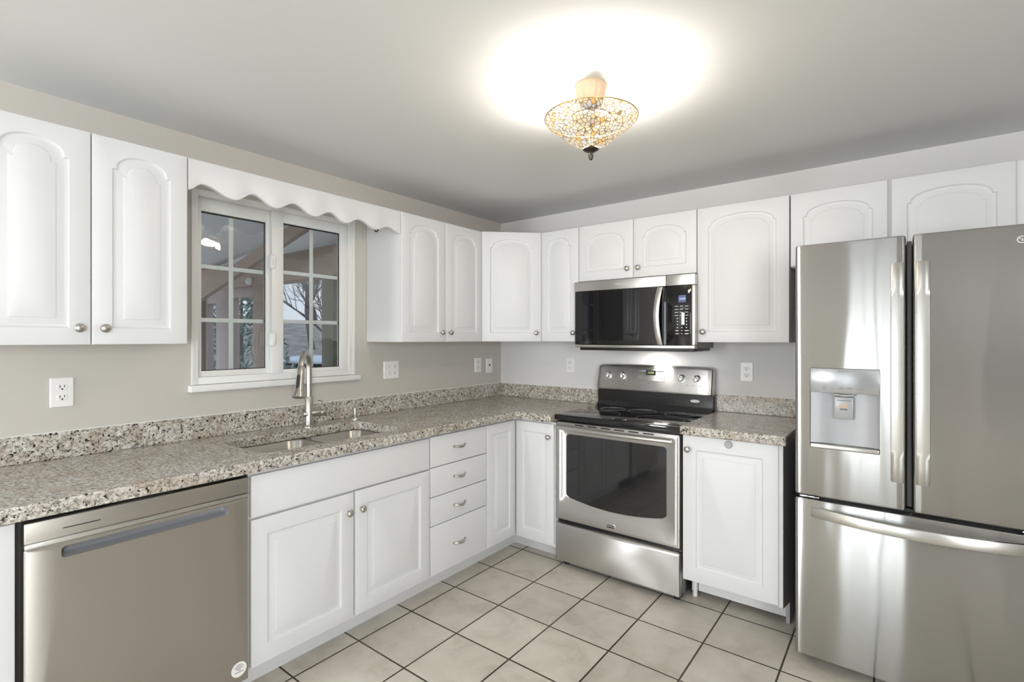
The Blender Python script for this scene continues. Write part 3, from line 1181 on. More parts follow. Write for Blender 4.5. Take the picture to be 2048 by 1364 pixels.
# ------------------------------------------------------------------ sink
sk = root('kitchen_sink', (0, 0, 0.70), 0, 'undermounted double-bowl stainless steel sink set into the granite counter', 'sink')
zt = CT - CTH - 0.70 - 0.0015
for (ya, yb) in ((SY0 - 0.004, -1.832), (-1.812, SY1 + 0.004)):
    xa, xb = SX0 - 0.004, SX1 + 0.004

    def rl(i, z, r):
        return xy(rrect(xa + i, xb - i, ya + i, yb - i, r, 7), z)
    lp = [rl(-0.012, zt - 0.002, 0.075), rl(-0.012, zt, 0.075), rl(0.0, zt, 0.068), rl(0.004, zt - 0.004, 0.066), rl(0.012, 0.030, 0.06), rl(0.020, 0.010, 0.055), rl(0.040, 0.001, 0.045), rl(0.12, -0.001, 0.02)]
    if ya < -2:
        lp[0] = xy(rrect(xa - 0.012, xb + 0.012, ya - 0.012, yb + 0.009, 0.07, 7), zt - 0.002)
        lp[1] = xy(rrect(xa - 0.012, xb + 0.012, ya - 0.012, yb + 0.009, 0.07, 7), zt)
    else:
        lp[0] = xy(rrect(xa - 0.012, xb + 0.012, ya - 0.009, yb + 0.012, 0.07, 7), zt - 0.002)
        lp[1] = xy(rrect(xa - 0.012, xb + 0.012, ya - 0.009, yb + 0.012, 0.07, 7), zt)
    b_ = obj('basin', loft(lp, False, True), M_STEEL_S, sk, angle=60)
    yc = (ya + yb) / 2
    obj('drain', lathe([(0.0, 0.0), (0.042, 0.0), (0.042, 0.003), (0.034, 0.003), (0.03, 0.001), (0.0, 0.001)], 24, 'z', (0.365, yc, 0.0)), M_CHROME, b_)

# ------------------------------------------------------------------ faucet
FX, FY = 0.122, -1.752
fa = root('kitchen_faucet', (FX, FY, CT), 0, 'brushed steel pull-down faucet with gooseneck spout behind the sink', 'faucet')
bm = lathe([(0.0, 0.0), (0.030, 0.0), (0.030, 0.004), (0.026, 0.009), (0.0205, 0.010), (0.0205, 0.155), (0.0185, 0.158), (0.0, 0.158)], 28)
obj('body', bm, M_NICKEL, fa)
ARC = 0.076
pth = [(0, 0, 0.15), (0, 0, 0.20), (0, 0, 0.26), (0, 0, 0.31)]
for k in range(1, 15):
    a_ = R(168 * k / 14)
    pth.append((ARC - ARC * math.cos(a_), 0, 0.31 + ARC * math.sin(a_)))
TURN = Matrix.Rotation(R(-44), 3, 'Z')
sp_ = obj('spout', tube(pth, 0.0145, 16, up=Vector((0, 1, 0))), M_NICKEL, fa)
sp_.rotation_euler = (0, 0, R(-44))
e0 = Vector(pth[-1])
dv = (Vector(pth[-1]) - Vector(pth[-2])).normalized()
hp = [e0 + dv * s for s in (0.0, 0.003, 0.05, 0.10, 0.125, 0.15, 0.158, 0.160)]
sh = obj('spray_head', tube(hp, [0.0150, 0.0170, 0.0178, 0.0188, 0.0215, 0.0295, 0.0300, 0.026], 20, up=Vector((0, 1, 0))), M_NICKEL, fa)
sh.rotation_euler = (0, 0, R(-44))
hb = [e0 + dv * s for s in (0.045, 0.118)]
nrm = dv.cross(Vector((0, 1, 0))).normalized()
if nrm.x < 0:
    nrm = -nrm
bm = bmesh.new()
lp = []
for s, wd in ((0.048, 0.006), (0.056, 0.0085), (0.112, 0.0095), (0.118, 0.008)):
    c = e0 + dv * s + nrm * 0.0135 + Vector((0, -0.004, 0))
    lp.append([c + Vector((0, -wd, 0)), c + Vector((0, wd, 0)), c + nrm * 0.0065 + Vector((0, wd * 0.8, 0)), c + nrm * 0.0065 + Vector((0, -wd * 0.8, 0))])
obj('spray_button', loft(lp, bm=bm), M_BLACK, sh)
bm = lathe([(0.0, -0.030), (0.0170, -0.030), (0.0185, -0.027), (0.0185, 0.054), (0.0170, 0.057), (0.0, 0.057)], 20, 'x')
bm.transform(Matrix.Rotation(R(90), 4, 'Z') @ Matrix.Identity(4))
bm.transform(Matrix.Translation((0, 0, 0.068)))
hd = obj('valve_handle', bm, M_NICKEL, fa)
hd.rotation_euler = (0, 0, R(-16))
bm = lathe([(0.0, 0.0575), (0.0150, 0.0575), (0.0180, 0.061), (0.0180, 0.083), (0.0160, 0.087), (0.0, 0.087)], 20, 'x')
bm.transform(Matrix.Translation((0, 0, 0.068)) @ Matrix.Rotation(R(90), 4, 'Z'))
obj('handle_cap', bm, M_NICKEL, hd)
obj('lever', tube([(0, 0.072, 0.098), (-0.004, 0.071, 0.118), (-0.014, 0.066, 0.128), (-0.03, 0.054, 0.130)], [0.0035, 0.003, 0.003, 0.0035], 8), M_NICKEL, hd)
sd = root('soap_dispenser', (0.122, -1.470, CT), 0, 'small chrome soap dispenser on the counter right of the faucet', 'dispenser')
obj('base', lathe([(0.0, 0.0), (0.017, 0.0), (0.017, 0.004), (0.012, 0.012), (0.008, 0.016), (0.0, 0.016)], 20), M_CHROME, sd)
obj('stem', lathe([(0.0, 0.016), (0.006, 0.016), (0.006, 0.03), (0.0095, 0.031), (0.0095, 0.066), (0.008, 0.069), (0.0, 0.069)], 18), M_NICKEL, sd)

# ------------------------------------------------------------------ dishwasher
w = 0.612
dw = root('dishwasher', (0, -2.917, 0), R(90), 'stainless steel built-in dishwasher under the counter at left', 'dishwasher')
obj('cabinet_body', B(-0.010, w + 0.010, -0.61, -0.05, 0.10, 0.868), M_BLACK, dw, smooth=False)
obj('toe_kick', B(0, w, -0.560, -0.540, 0.0, 0.098), M_BLACK, dw, smooth=False)
FD = 0.655
dz0, dz1 = 0.105, 0.785
hx0, hx1, hz0, hz1 = 0.081, 0.540, 0.738, 0.772


def sheet(x0, x1, z0, z1, hxa, hxb, hza, hzb, r, y, t, recess, slope=0.0):
    o_ = rrect(x0, x1, z0, z1, 0.004, 5)
    lp = [xz(rrect(x0, x1, z0, z1, 0.004, 5), y + t), xz(o_, y + 0.004), xz(rrect(x0 + 0.002, x1 - 0.002, z0 + 0.002, z1 - 0.002, 0.004, 5), y + 0.001), xz(rrect(x0 + 0.004, x1 - 0.004, z0 + 0.004, z1 - 0.004, 0.004, 5), y)]
    h_ = rrect(hxa, hxb, hza, hzb, r, 5)
    lp.append(xz(h_, y))
    lp.append(xz(rrect(hxa + 0.001, hxb - 0.001, hza + 0.001, hzb - 0.001, r, 5), y + 0.002))
    return lp


lp = sheet(0.002, w - 0.002, dz0, dz1, hx0, hx1, hz0, hz1, 0.010, -FD, 0.045, 0.03)
dd = obj('door', loft(lp, True, False), M_STEEL_D, dw, angle=30)
lp = [xz(rrect(hx0 + 0.001, hx1 - 0.001, hz0 + 0.001, hz1 - 0.001, 0.010, 5), -FD + 0.002), xz(rrect(hx0 + 0.004, hx1 - 0.004, hz0 + 0.007, hz1 - 0.001, 0.008, 5), -FD + 0.026), xz(rrect(hx0 + 0.01, hx1 - 0.01, hz0 + 0.012, hz1 - 0.003, 0.005, 5), -FD + 0.032)]
obj('pocket_handle', loft(lp, False, True), M_POCKET, dd, angle=50)
cp = obj('control_panel', B(0.002, w - 0.002, -FD + 0.002, -FD + 0.045, 0.800, 0.858, bev=0.003), M_STEEL_D, dw)
obj('trim_ledge', B(0.002, w - 0.002, -FD - 0.004, -FD + 0.04, 0.786, 0.7995, bev=0.003), M_STEEL_B, dw)
obj('vent_slot', B(0.085, 0.172, -FD + 0.0012, -FD + 0.004, 0.8235, 0.8260), M_BLACK, cp, smooth=False)
obj('indicator', lathe([(0.0, 0.0), (0.0017, 0.0), (0.0017, 0.001), (0.0, 0.001)], 10, '-y', (0.572, -FD + 0.0022, 0.833)), M_BLACK, cp)
st = obj('sticker', lathe([(0.0, 0.0), (0.027, 0.0), (0.027, 0.0006), (0.0, 0.0006)], 32, '-y', (0.576, -FD - 0.0002, 0.157)), M_PLATE, dd)
bm = bmesh.new()
for k, (hw, zz) in enumerate(((0.010, 0.174), (0.0165, 0.1675), (0.012, 0.161), (0.006, 0.155), (0.015, 0.1475))):
    box(bm, 0.576 - hw, 0.576 + hw, -FD - 0.0012, -FD - 0.0007, zz - 0.0011, zz + 0.0011)
obj('print', bm, M_GREYINK, st, smooth=False)

# ------------------------------------------------------------------ range
rx0, rx1 = 0.928, 1.690
rw = rx1 - rx0
rg = root('kitchen_range', (rx0, 0, 0), 0, 'freestanding stainless steel electric range with black glass cooktop', 'range')
RF = 0.620
obj('body', B(0.002, rw - 0.002, -0.585, -0.03, 0.03, 0.885), M_ENAMEL, rg, smooth=False)
for x in (0.04, rw - 0.04):
    for y in (-0.55, -0.07):
        obj('leveling_foot', lathe([(0.0, 0.0), (0.018, 0.0), (0.018, 0.012), (0.009, 0.014), (0.009, 0.031), (0.0, 0.031)], 14, 'z', (x, y, 0)), M_BLACK, rg)
# drawer
bm = loft([xz(rrect(0.001, rw - 0.003, 0.036, 0.264, 0.006), -0.584), xz(rrect(0.001, rw - 0.003, 0.036, 0.264, 0.006), -RF + 0.012), xz(rrect(0.003, rw - 0.005, 0.039, 0.261, 0.006), -RF + 0.004), xz(rrect(0.010, rw - 0.012, 0.046, 0.254, 0.006), -RF)])
obj('storage_drawer', bm, M_STEEL_R, rg, angle=50)
# oven door with stepped surround and curved-bottom window
dz0, dz1 = 0.287, 0.877


def win_loop(i, y):
    x0_, x1_ = 0.072 + i, rw - 0.075 - i
    zt_, zb = 0.806 - i, 0.430 + i
    r_ = 0.020
    pts_ = []
    n_ = 5
    nb = 12

    def zbot(x):
        t = (x - x0_) / (x1_ - x0_)
        return zb - 0.034 * 4 * t * (1 - t)
    for k in range(nb + 1):
        x = x0_ + r_ + (x1_ - x0_ - 2 * r_) * k / nb
        pts_.append((x, zbot(x)))
    for cx, cz, a0 in ((x1_ - r_, zb + r_, -90), (x1_ - r_, zt_ - r_, 0), (x0_ + r_, zt_ - r_, 90), (x0_ + r_, zb + r_, 180)):
        ks = range(n_ + 1)
        for k in ks:
            if a0 == -90 and k == 0:
                continue
            if a0 == 180 and k == n_:
                continue
            a_ = R(a0 + 90 * k / n_)
            pts_.append((cx + r_ * math.cos(a_), cz + r_ * math.sin(a_)))
    return xz(pts_, y)


def door_loop(i, y):
    """outer rectangle sampled to match win_loop"""
    x0_, x1_, z0_, z1_ = 0.001 + i, rw - 0.003 - i, dz0 + i, dz1 - i
    pts_ = [(x0_ + 0.004 + (x1_ - x0_ - 0.008) * k / 12, z0_) for k in range(13)]
    r_, n_ = 0.004, 5
    for cx, cz, a0 in ((x1_ - r_, z0_ + r_, -90), (x1_ - r_, z1_ - r_, 0), (x0_ + r_, z1_ - r_, 90), (x0_ + r_, z0_ + r_, 180)):
        for k in range(n_ + 1):
            if (a0 == -90 and k == 0) or (a0 == 180 and k == n_):
                continue
            a_ = R(a0 + 90 * k / n_)
            pts_.append((cx + r_ * math.cos(a_), cz + r_ * math.sin(a_)))
    return xz(pts_, y)


lp = [door_loop(0, -0.584), door_loop(0, -RF + 0.016), door_loop(0.003, -RF + 0.006), door_loop(0.012, -RF + 0.001), door_loop(0.018, -RF),
      win_loop(-0.040, -RF), win_loop(-0.032, -RF + 0.005), win_loop(-0.006, -RF + 0.007), win_loop(0.0, -RF + 0.010), win_loop(0.001, -RF + 0.013)]
od = obj('oven_door', loft(lp, True, False), M_STEEL_R, rg, angle=40)
obj('oven_window', loft([win_loop(-0.003, -RF + 0.016), win_loop(-0.003, -RF + 0.0125)]), M_OVEN, od, smooth=False)
bm = bmesh.new()
for k in range(6):
    box(bm, 0.135 + k * 0.085, 0.195 + k * 0.085, -RF + 0.0003, -RF + 0.006, 0.8615, 0.8685, 0.001)
obj('vent_slots', bm, M_SLOT, od, smooth=False)
pth, rad = [], []
for k in range(21):
    t = k / 20
    pth.append((0.028 + (rw - 0.060) * t, -RF - 0.030 - 0.012 * math.sin(math.pi * t), 0.846))
    rad.append(0.0135)
bm = tube(pth, rad, 14, flat=(1.15, 0.9))
for x in (0.036, rw - 0.040):
    box(bm, x - 0.012, x + 0.012, -RF - 0.034, -RF + 0.002, 0.835, 0.857, 0.004)
obj('handle', bm, M_STEEL_B, od)
bd = obj('badge', B(0.343, 0.397, -RF - 0.002, -RF + 0.001, 0.308, 0.331, bev=0.001), M_CHROME, od)
obj('badge_field', B(0.3455, 0.3945, -RF - 0.0024, -RF - 0.0018, 0.3105, 0.3285), M_BLACK, bd, smooth=False)
text_obj('lettering', 'MAYTAG', 0.0115, M_WHITEINK, bd, (0.370, -RF - 0.0026, 0.3195), depth=0.0002)
# cooktop
bm = bmesh.new()
box(bm, -0.002, rw + 0.006, -RF - 0.004, -0.085, 0.888, 0.9195, 0.004, 3)
ck = obj('cooktop', bm, M_COOK, rg)
bm2 = None


def ring(cx, cy, r_, w_=0.0014):
    lp_ = []
    for rr_, zz_ in ((r_ - w_, 0.9194), (r_ - w_, 0.9199), (r_ + w_, 0.9199), (r_ + w_, 0.9194)):
        lp_.append([(cx + rr_ * math.cos(2 * math.pi * k / 64), cy + rr_ * math.sin(2 * math.pi * k / 64), zz_) for k in range(64)])
    return loft(lp_, False, False)


for cx, cy, rr_ in ((0.215, -0.455, 0.122), (0.578, -0.425, 0.135), (0.175, -0.200, 0.080), (0.372, -0.190, 0.088), (0.610, -0.182, 0.088)):
    obj('burner_ring', ring(cx, cy, rr_), M_RING, ck)
obj('indicator_light', B(0.34, 0.40, -0.118, -0.112, 0.9193, 0.9199), M_RING, ck, smooth=False)
# backguard: black riser and tilted steel console
prof = [(-0.03, 0.885), (-0.084, 0.885), (-0.084, 0.925), (-0.070, 0.955), (-0.070, 1.034), (-0.03, 1.034)]
rs = obj('riser', loft([[(-0.002, y, z) for y, z in prof], [(rw + 0.006, y, z) for y, z in prof]]), M_ENAMEL, rg, smooth=False)
ov = [(math.cos(2 * math.pi * k / 40), math.sin(2 * math.pi * k / 40)) for k in range(40)]
bx, bz = 0.662, 0.992
bd = obj('oval_badge', loft([[(bx + 0.028 * a_, -0.0695, bz + 0.0085 * b_) for a_, b_ in ov], [(bx + 0.028 * a_, -0.0722, bz + 0.0085 * b_) for a_, b_ in ov]]), M_PLATE, rs)
bm = bmesh.new()
for k in range(8):
    box(bm, bx - 0.020 + k * 0.0051, bx - 0.0163 + k * 0.0051, -0.0726, -0.0721, bz - 0.0018, bz + 0.0022)
obj('print', bm, M_GREYINK, bd, smooth=False)
prof = [(-0.012, 1.030), (-0.082, 1.030), (-0.094, 1.036), (-0.096, 1.046), (-0.066, 1.178), (-0.058, 1.192), (-0.044, 1.198), (-0.012, 1.198)]
XS = [-0.002, 0.001, 0.012, 0.03] + [0.03 + (rw - 0.056) * k / 12 for k in range(1, 12)] + [rw - 0.026, rw - 0.008, rw + 0.003, rw + 0.006]
lp = []
for i, x in enumerate(XS):
    ins = {0: 0.010, 1: 0.005, 2: 0.001}.get(i, {len(XS) - 1: 0.010, len(XS) - 2: 0.005, len(XS) - 3: 0.001}.get(i, 0))
    crown = 0.006 * (1 - ((x - rw / 2) / (rw / 2)) ** 2)
    lp.append([(x, y + (ins if y < -0.03 else 0), (z - ins if z > 1.1 else z + ins * 0.4) + (crown if z > 1.1 else 0)) for y, z in prof])
bg = obj('console', loft(lp), M_STEEL_R, rg, angle=40)
tilt = math.atan2(0.030, 0.132)


def on_console(z):
    """y of the sloping console face at height z"""
    return -0.096 + (z - 1.046) * (0.030 / 0.132)


def knob_range(x, z):
    bm = lathe([(0.0, -0.001), (0.024, -0.001), (0.024, 0.003), (0.0195, 0.004), (0.0185, 0.022), (0.016, 0.025), (0.0, 0.025)], 28, '-y')
    box(bm, -0.0055, 0.0055, -0.034, -0.020, -0.0175, 0.0175, 0.0025)
    k_ = obj('control_knob', bm, M_CHROME, rg)
    k_.location = (x, on_console(z), z)
    k_.rotation_euler = (-tilt, 0, 0)
    bm = B(-0.001, 0.001, -0.0346, -0.0338, 0.004, 0.016)
    obj('pointer', bm, M_SLOT, k_, smooth=False)


for x in (0.083, 0.186, 0.582, 0.676):
    knob_range(x, 1.128)
pn = obj('display_panel', B(-0.092, 0.092, -0.003, 0.001, -0.036, 0.036, bev=0.001), M_STEEL_B, rg)
pn.location = (0.381, on_console(1.139), 1.139)
pn.rotation_euler = (-tilt, 0, 0)
obj('display', B(-0.032, 0.032, -0.0042, -0.0028, 0.0, 0.031), M_BGLASS, pn, smooth=False)
obj('label_strip', B(-0.086, -0.034, -0.0036, -0.0028, 0.022, 0.031), M_GREYINK, pn, smooth=False)
obj('label_strip', B(0.034, 0.086, -0.0036, -0.0028, 0.022, 0.031), M_GREYINK, pn, smooth=False)
text_obj('clock_digits', '10:08', 0.020, M_LEDGREEN, pn, (0, -0.0045, 0.0155), depth=0.0002)
bm = bmesh.new()
for zz in (-0.012, -0.024):
    for k in range(9):
        box(bm, -0.080 + k * 0.019, -0.068 + k * 0.019, -0.0036, -0.0028, zz - 0.0015, zz + 0.0015)
obj('button_print', bm, M_GREYINK, pn, smooth=False)
for x in (0.16, 0.62, 0.655, 0.70):
    tp = obj('burner_mark', B(-0.006, 0.006, -0.0006, 0.0006, -0.0014, 0.0014), M_GREYINK, rg, smooth=False)
    tp.location = (x, on_console(1.088) - 0.0003, 1.088)
    tp.rotation_euler = (-tilt, 0, 0)
bm = B(0.352, 0.382, -0.0006, 0.0006, -0.0022, 0.0022)
tp = obj('model_print', bm, M_GREYINK, rg, smooth=False)
tp.location = (0, on_console(1.087) - 0.0003, 1.087)
tp.rotation_euler = (-tilt, 0, 0)
bm = lathe([(0.0, -0.001), (0.006, -0.001), (0.006, 0.004), (0.0, 0.004)], 14, '-y')
tp = obj('oven_light_button', bm, M_CHROME, rg)
tp.location = (0.535, on_console(1.087), 1.087)
tp.rotation_euler = (-tilt, 0, 0)

# ------------------------------------------------------------------ over-the-range microwave
mx0, mx1 = 0.914, 1.688
mw_ = mx1 - mx0
MZ0, MZ1, MF = 1.318, 1.739, 0.374
mv = root('microwave', (mx0, 0, MZ0), 0, 'black and stainless over-the-range microwave hung above the range', 'microwave')
mh = MZ1 - MZ0
obj('body', B(0.012, mw_ - 0.004, -0.330, -0.02, 0.002, mh - 0.002, bev=0.002), M_DARKGREY, mv)
obj('underside_vent', B(0.03, mw_ - 0.014, -0.352, -0.05, -0.016, 0.004, bev=0.004), M_BLACK, mv)
for x in (0.10, 0.60):
    obj('task_light_lens', B(x, x + 0.09, -0.20, -0.13, -0.019, -0.015, bev=0.001), M_PLATE, mv)
lt = bpy.data.lights.new('task_light', 'AREA')
lt.shape = 'RECTANGLE'
lt.size, lt.size_y = 0.10, 0.06
lt.energy = 0.8
lt.color = (1.0, 0.96, 0.90)
lo = bpy.data.objects.new('task_light', lt)
COL.objects.link(lo)
lo.parent = mv
lo.location = (0.43, -0.12, -0.022)
split = 0.604
obj('top_grille', B(0.0, split + 0.004, -MF, -0.325, mh - 0.062, mh, bev=0.004, seg=3), M_STEEL_B, mv)
obj('top_grille', B(split + 0.0055, mw_, -MF, -0.325, mh - 0.062, mh, bev=0.004, seg=3), M_STEEL_B, mv)
obj('bottom_rail', B(0.004, mw_ - 0.002, -MF, -0.325, 0.002, 0.019, bev=0.003, seg=2), M_STEEL_B, mv)
lp = []
for k in range(25):
    t = k / 24
    x = 0.002 + (split + 0.002) * t
    e_ = 0.006 * (1 - min(1, t / 0.02, (1 - t) / 0.02)) ** 2
    y = -MF + 0.002 - 0.006 * 4 * t * (1 - t) + e_
    lp.append([(x, -0.332, 0.0205), (x, y + 0.003, 0.0205), (x, y, 0.0235), (x, y, mh - 0.0665), (x, y + 0.003, mh - 0.0635), (x, -0.332, mh - 0.0635)])
md = obj('door', loft(lp), M_BGLASS, mv, angle=40)
pc = obj('control_panel', B(split + 0.0055, mw_ - 0.022, -MF - 0.001, -0.332, 0.0205, mh - 0.0635, bev=0.002, seg=2), M_BGLASS, mv)
obj('side_rail', B(mw_ - 0.0215, mw_, -MF, -0.332, 0.0205, mh - 0.0635, bev=0.004, seg=3), M_STEEL_B, mv)
lp = []
for k in range(17):
    t = k / 16
    z = 0.022 + (mh - 0.088) * t
    off = -0.012 - 0.036 * math.sin(math.pi * t) ** 0.8
    cx = split - 0.026 - 0.010 * math.sin(math.pi * t)
    hw = 0.0175
    lp.append([(cx - hw, -MF + off + 0.006, z), (cx - hw * 0.9, -MF + off, z), (cx, -MF + off - 0.004, z), (cx + hw * 0.9, -MF + off, z), (cx + hw, -MF + off + 0.006, z), (cx + hw * 0.8, -MF + off + 0.012, z), (cx - hw * 0.8, -MF + off + 0.012, z)])
obj('handle', loft(lp), M_STEEL_B, md, angle=50)
text_obj('lettering', 'Whirlpool', 0.024, M_WHITEINK, mv, (0.335, -MF - 0.0006, mh - 0.030), depth=0.0004)
pcx = (split + 0.0055 + mw_ - 0.022) / 2
ds = obj('display', B(pcx + 0.001, pcx + 0.043, -MF - 0.0018, -MF - 0.0008, mh - 0.158, mh - 0.118), M_LEDBACK, pc, smooth=False)
text_obj('clock_digits', '10:09', 0.0165, M_LEDBLUE, ds, (pcx + 0.022, -MF - 0.0021, mh - 0.139), depth=0.0002)
bm = bmesh.new()
pcx += 0.020
for k in range(10):
    z = mh - 0.180 - k * 0.0172
    if k < 4:
        for x, hw in ((-0.031, 0.010), (-0.002, 0.008), (0.027, 0.009)):
            box(bm, pcx + x - hw, pcx + x + hw, -MF - 0.0016, -MF - 0.0008, z - 0.0016, z + 0.0016)
    elif k < 8:
        for x in (-0.026, 0.0, 0.026):
            box(bm, pcx + x - 0.0032, pcx + x + 0.0032, -MF - 0.0016, -MF - 0.0008, z - 0.003, z + 0.003)
    else:
        for x, hw in ((-0.028, 0.009), (0.0, 0.003), (0.027, 0.011)):
            box(bm, pcx + x - hw, pcx + x + hw, -MF - 0.0016, -MF - 0.0008, z - 0.0024, z + 0.0024)
obj('button_print', bm, M_WHITEINK, pc, smooth=False)

# ------------------------------------------------------------------ refrigerator
fx0, fx1 = 2.236, 3.010
fw_ = fx1 - fx0
FF = 0.779
fr = root('refrigerator', (fx0, 0, 0), 0, 'stainless steel french-door refrigerator with water dispenser at right', 'refrigerator')
obj('cabinet_body', B(0.006, fw_ - 0.006, -0.690, -0.03, 0.02, 1.745, bev=0.004), M_DARKGREY, fr)
obj('base_grille', B(0.012, fw_ - 0.012, -0.700, -0.66, 0.012, 0.060), M_BLACK, fr, smooth=False)
for x in (0.05, fw_ - 0.05):
    obj('leveling_foot', lathe([(0.0, 0.0), (0.022, 0.0), (0.022, 0.016), (0.0, 0.016)], 14, 'z', (x, -0.66, 0)), M_BLACK, fr)


def fdoor_profile(x0, x1, bulge, rl_, rr_):
    """plan-view outline of a gently crowned door: back to front"""
    pts_ = [(x1, -0.700), (x1, -FF + rr_ + 0.004)]

    def arc(x):
        t = x / fw_
        return -FF + 0.006 - bulge * 4 * t * (1 - t)
    n_ = 6
    for k in range(1, n_ + 1):
        a_ = R(90 * k / n_)
        x = x1 - rr_ + rr_ * math.cos(a_)
        pts_.append((x, arc(x) + rr_ * (1 - math.sin(a_)) * 0.9))
    for k in range(1, 20):
        x = x1 - rr_ + (x0 + rl_ - x1 + rr_) * k / 20
        pts_.append((x, arc(x)))
    for k in range(n_):
        a_ = R(90 + 90 * k / n_)
        x = x0 + rl_ + rl_ * math.cos(a_)
        pts_.append((x, arc(x) + rl_ * (1 - math.sin(a_)) * 0.9))
    pts_ += [(x0, -FF + rl_ + 0.004), (x0, -0.700)]
    return pts_


def fdoor(name, x0, x1, z0, z1, bulge, rl_=0.012, rr_=0.012):
    p = fdoor_profile(x0, x1, bulge, rl_, rr_)
    cx = (x0 + x1) / 2

    def lay(z, ins):
        return [(cx + (x - cx) * (1 - ins / ((x1 - x0) / 2)), y + (ins if y < -0.72 else 0), z) for x, y in p]
    return loft([lay(z0, 0.006), lay(z0 + 0.002, 0.002), lay(z0 + 0.008, 0), lay(z1 - 0.008, 0), lay(z1 - 0.002, 0.002), lay(z1, 0.006)])


ldoor = obj('left_door', fdoor('left_door', 0.0, 0.372, 0.722, 1.770, 0.005), M_STEEL, fr, angle=40)
# dispenser recess cut out of the left door
DX0, DX1, DZ0, DZ1 = 0.055, 0.292, 0.924, 1.256
cut = obj('cut', loft([xz(rrect(DX0, DX1, DZ0, DZ1, 0.004), -0.83), xz(rrect(DX0, DX1, DZ0, DZ1, 0.004), -0.741)]), M_STEEL, None, smooth=False)
cut.location = fr.location
cut.parent = None
bpy.context.view_layer.update()
mod = ldoor.modifiers.new('recess', 'BOOLEAN')
mod.operation = 'DIFFERENCE'
mod.solver = 'EXACT'
mod.object = cut
dg = bpy.context.evaluated_depsgraph_get()
me2 = bpy.data.meshes.new_from_object(ldoor.evaluated_get(dg))
ldoor.modifiers.clear()
ldoor.data = me2
me2.shade_smooth()
me2.set_sharp_from_angle(angle=R(30))
bpy.data.objects.remove(cut)
rdoor = obj('right_door', fdoor('right_door', 0.392, fw_, 0.722, 1.770, 0.005), M_STEEL, fr, angle=40)
fdr = obj('freezer_drawer', fdoor('freezer_drawer', 0.0, fw_, 0.048, 0.706, 0.005), M_STEEL, fr, angle=40)
obj('door_gasket', B(0.374, 0.390, -0.735, -0.692, 0.73, 1.752, bev=0.003), M_DARKGREY, fr)
obj('door_gasket', B(0.010, fw_ - 0.010, -0.730, -0.692, 0.707, 0.721), M_BLACK, fr, smooth=False)
for x0_, x1_ in ((0.016, 0.086), (fw_ - 0.086, fw_ - 0.016)):
    obj('hinge', B(x0_, x1_, -0.765, -0.70, 0.7105, 0.7165, bev=0.001), M_CHROME, fr)
    obj('hinge_cover', B(x0_, x1_ + 0.02 if x0_ < 0.3 else x1_, -0.72, -0.60, 1.746, 1.764, bev=0.004), M_DARKGREY, fr)
# dispenser: control panel above, concave bay with paddle below, drip lip
yp = -FF + 0.0018
ds = obj('dispenser_panel', B(DX0 + 0.001, DX1 - 0.001, yp - 0.0005, -0.742, 1.156, DZ1 - 0.001, bev=0.002), M_PANELGREY, ldoor)
lp = []
for k in range(9):
    t = k / 8
    z = 1.1555 - (1.1555 - 0.944) * t
    y = -0.7425 - 0.006 * (t ** 2)
    lp.append([(DX0 + 0.001 + (DX1 - DX0 - 0.002) * j / 10, y - 0.020 * (abs(j - 5) / 5) ** 2.5, z) for j in range(11)])
obj('dispenser_bay', loft(lp, False, False, closed=False), M_SILVER, ldoor, angle=60)
obj('drip_lip', B(DX0 + 0.001, DX1 - 0.001, yp - 0.004, -0.742, DZ0 + 0.001, 0.942, bev=0.004, seg=3), M_STEEL_B, ldoor)
pd = obj('paddle', B(0.140, 0.205, -0.764, -0.7445, 1.050, 1.140, bev=0.003), M_SILVER, ldoor)
obj('nozzle', tube([(0.140, -0.766, 1.150), (0.156, -0.772, 1.147), (0.1725, -0.774, 1.146), (0.189, -0.772, 1.147), (0.205, -0.766, 1.150)], 0.0045, 10), M_CHROME, ldoor)
obj('paddle_slot', B(0.148, 0.197, -0.7650, -0.7635, 1.124, 1.1265), M_GREYINK, pd, smooth=False)
bm = B(0.159, 0.186, -0.7650, -0.7636, 1.094, 1.110)
obj('paddle_sticker', bm, M_TAN, pd, smooth=False)
obj('paddle_print', B(0.160, 0.185, -0.7650, -0.7636, 1.086, 1.0935), M_GREYINK, pd, smooth=False)
bm = bmesh.new()
for x, hw in ((0.106, 0.006), (0.134, 0.005), (0.165, 0.009), (0.195, 0.011), (0.230, 0.011)):
    box(bm, x - hw, x + hw, yp - 0.0012, yp - 0.0004, 1.1740, 1.1758)
    if hw > 0.0055:
        box(bm, x - hw * 0.7, x + hw * 0.7, yp - 0.0012, yp - 0.0004, 1.1795, 1.1810)
box(bm, 0.100, 0.112, yp - 0.0012, yp - 0.0004, 1.166, 1.168)
obj('button_print', bm, M_GREYINK, ds, smooth=False)
bm = bmesh.new()
box(bm, 0.168, 0.190, yp - 0.0012, yp - 0.0004, 1.2465, 1.2480)
box(bm, 0.168, 0.182, yp - 0.0012, yp - 0.0004, 1.2425, 1.2437)
lathe([(0.0048, 0.0), (0.0048, 0.0008), (0.0028, 0.0008), (0.0028, 0.0)], 18, '-y', (0.158, yp - 0.0004, 1.2455), bm=bm, cap=False)
obj('filter_mark', bm, M_GREYINK, ds, smooth=False)


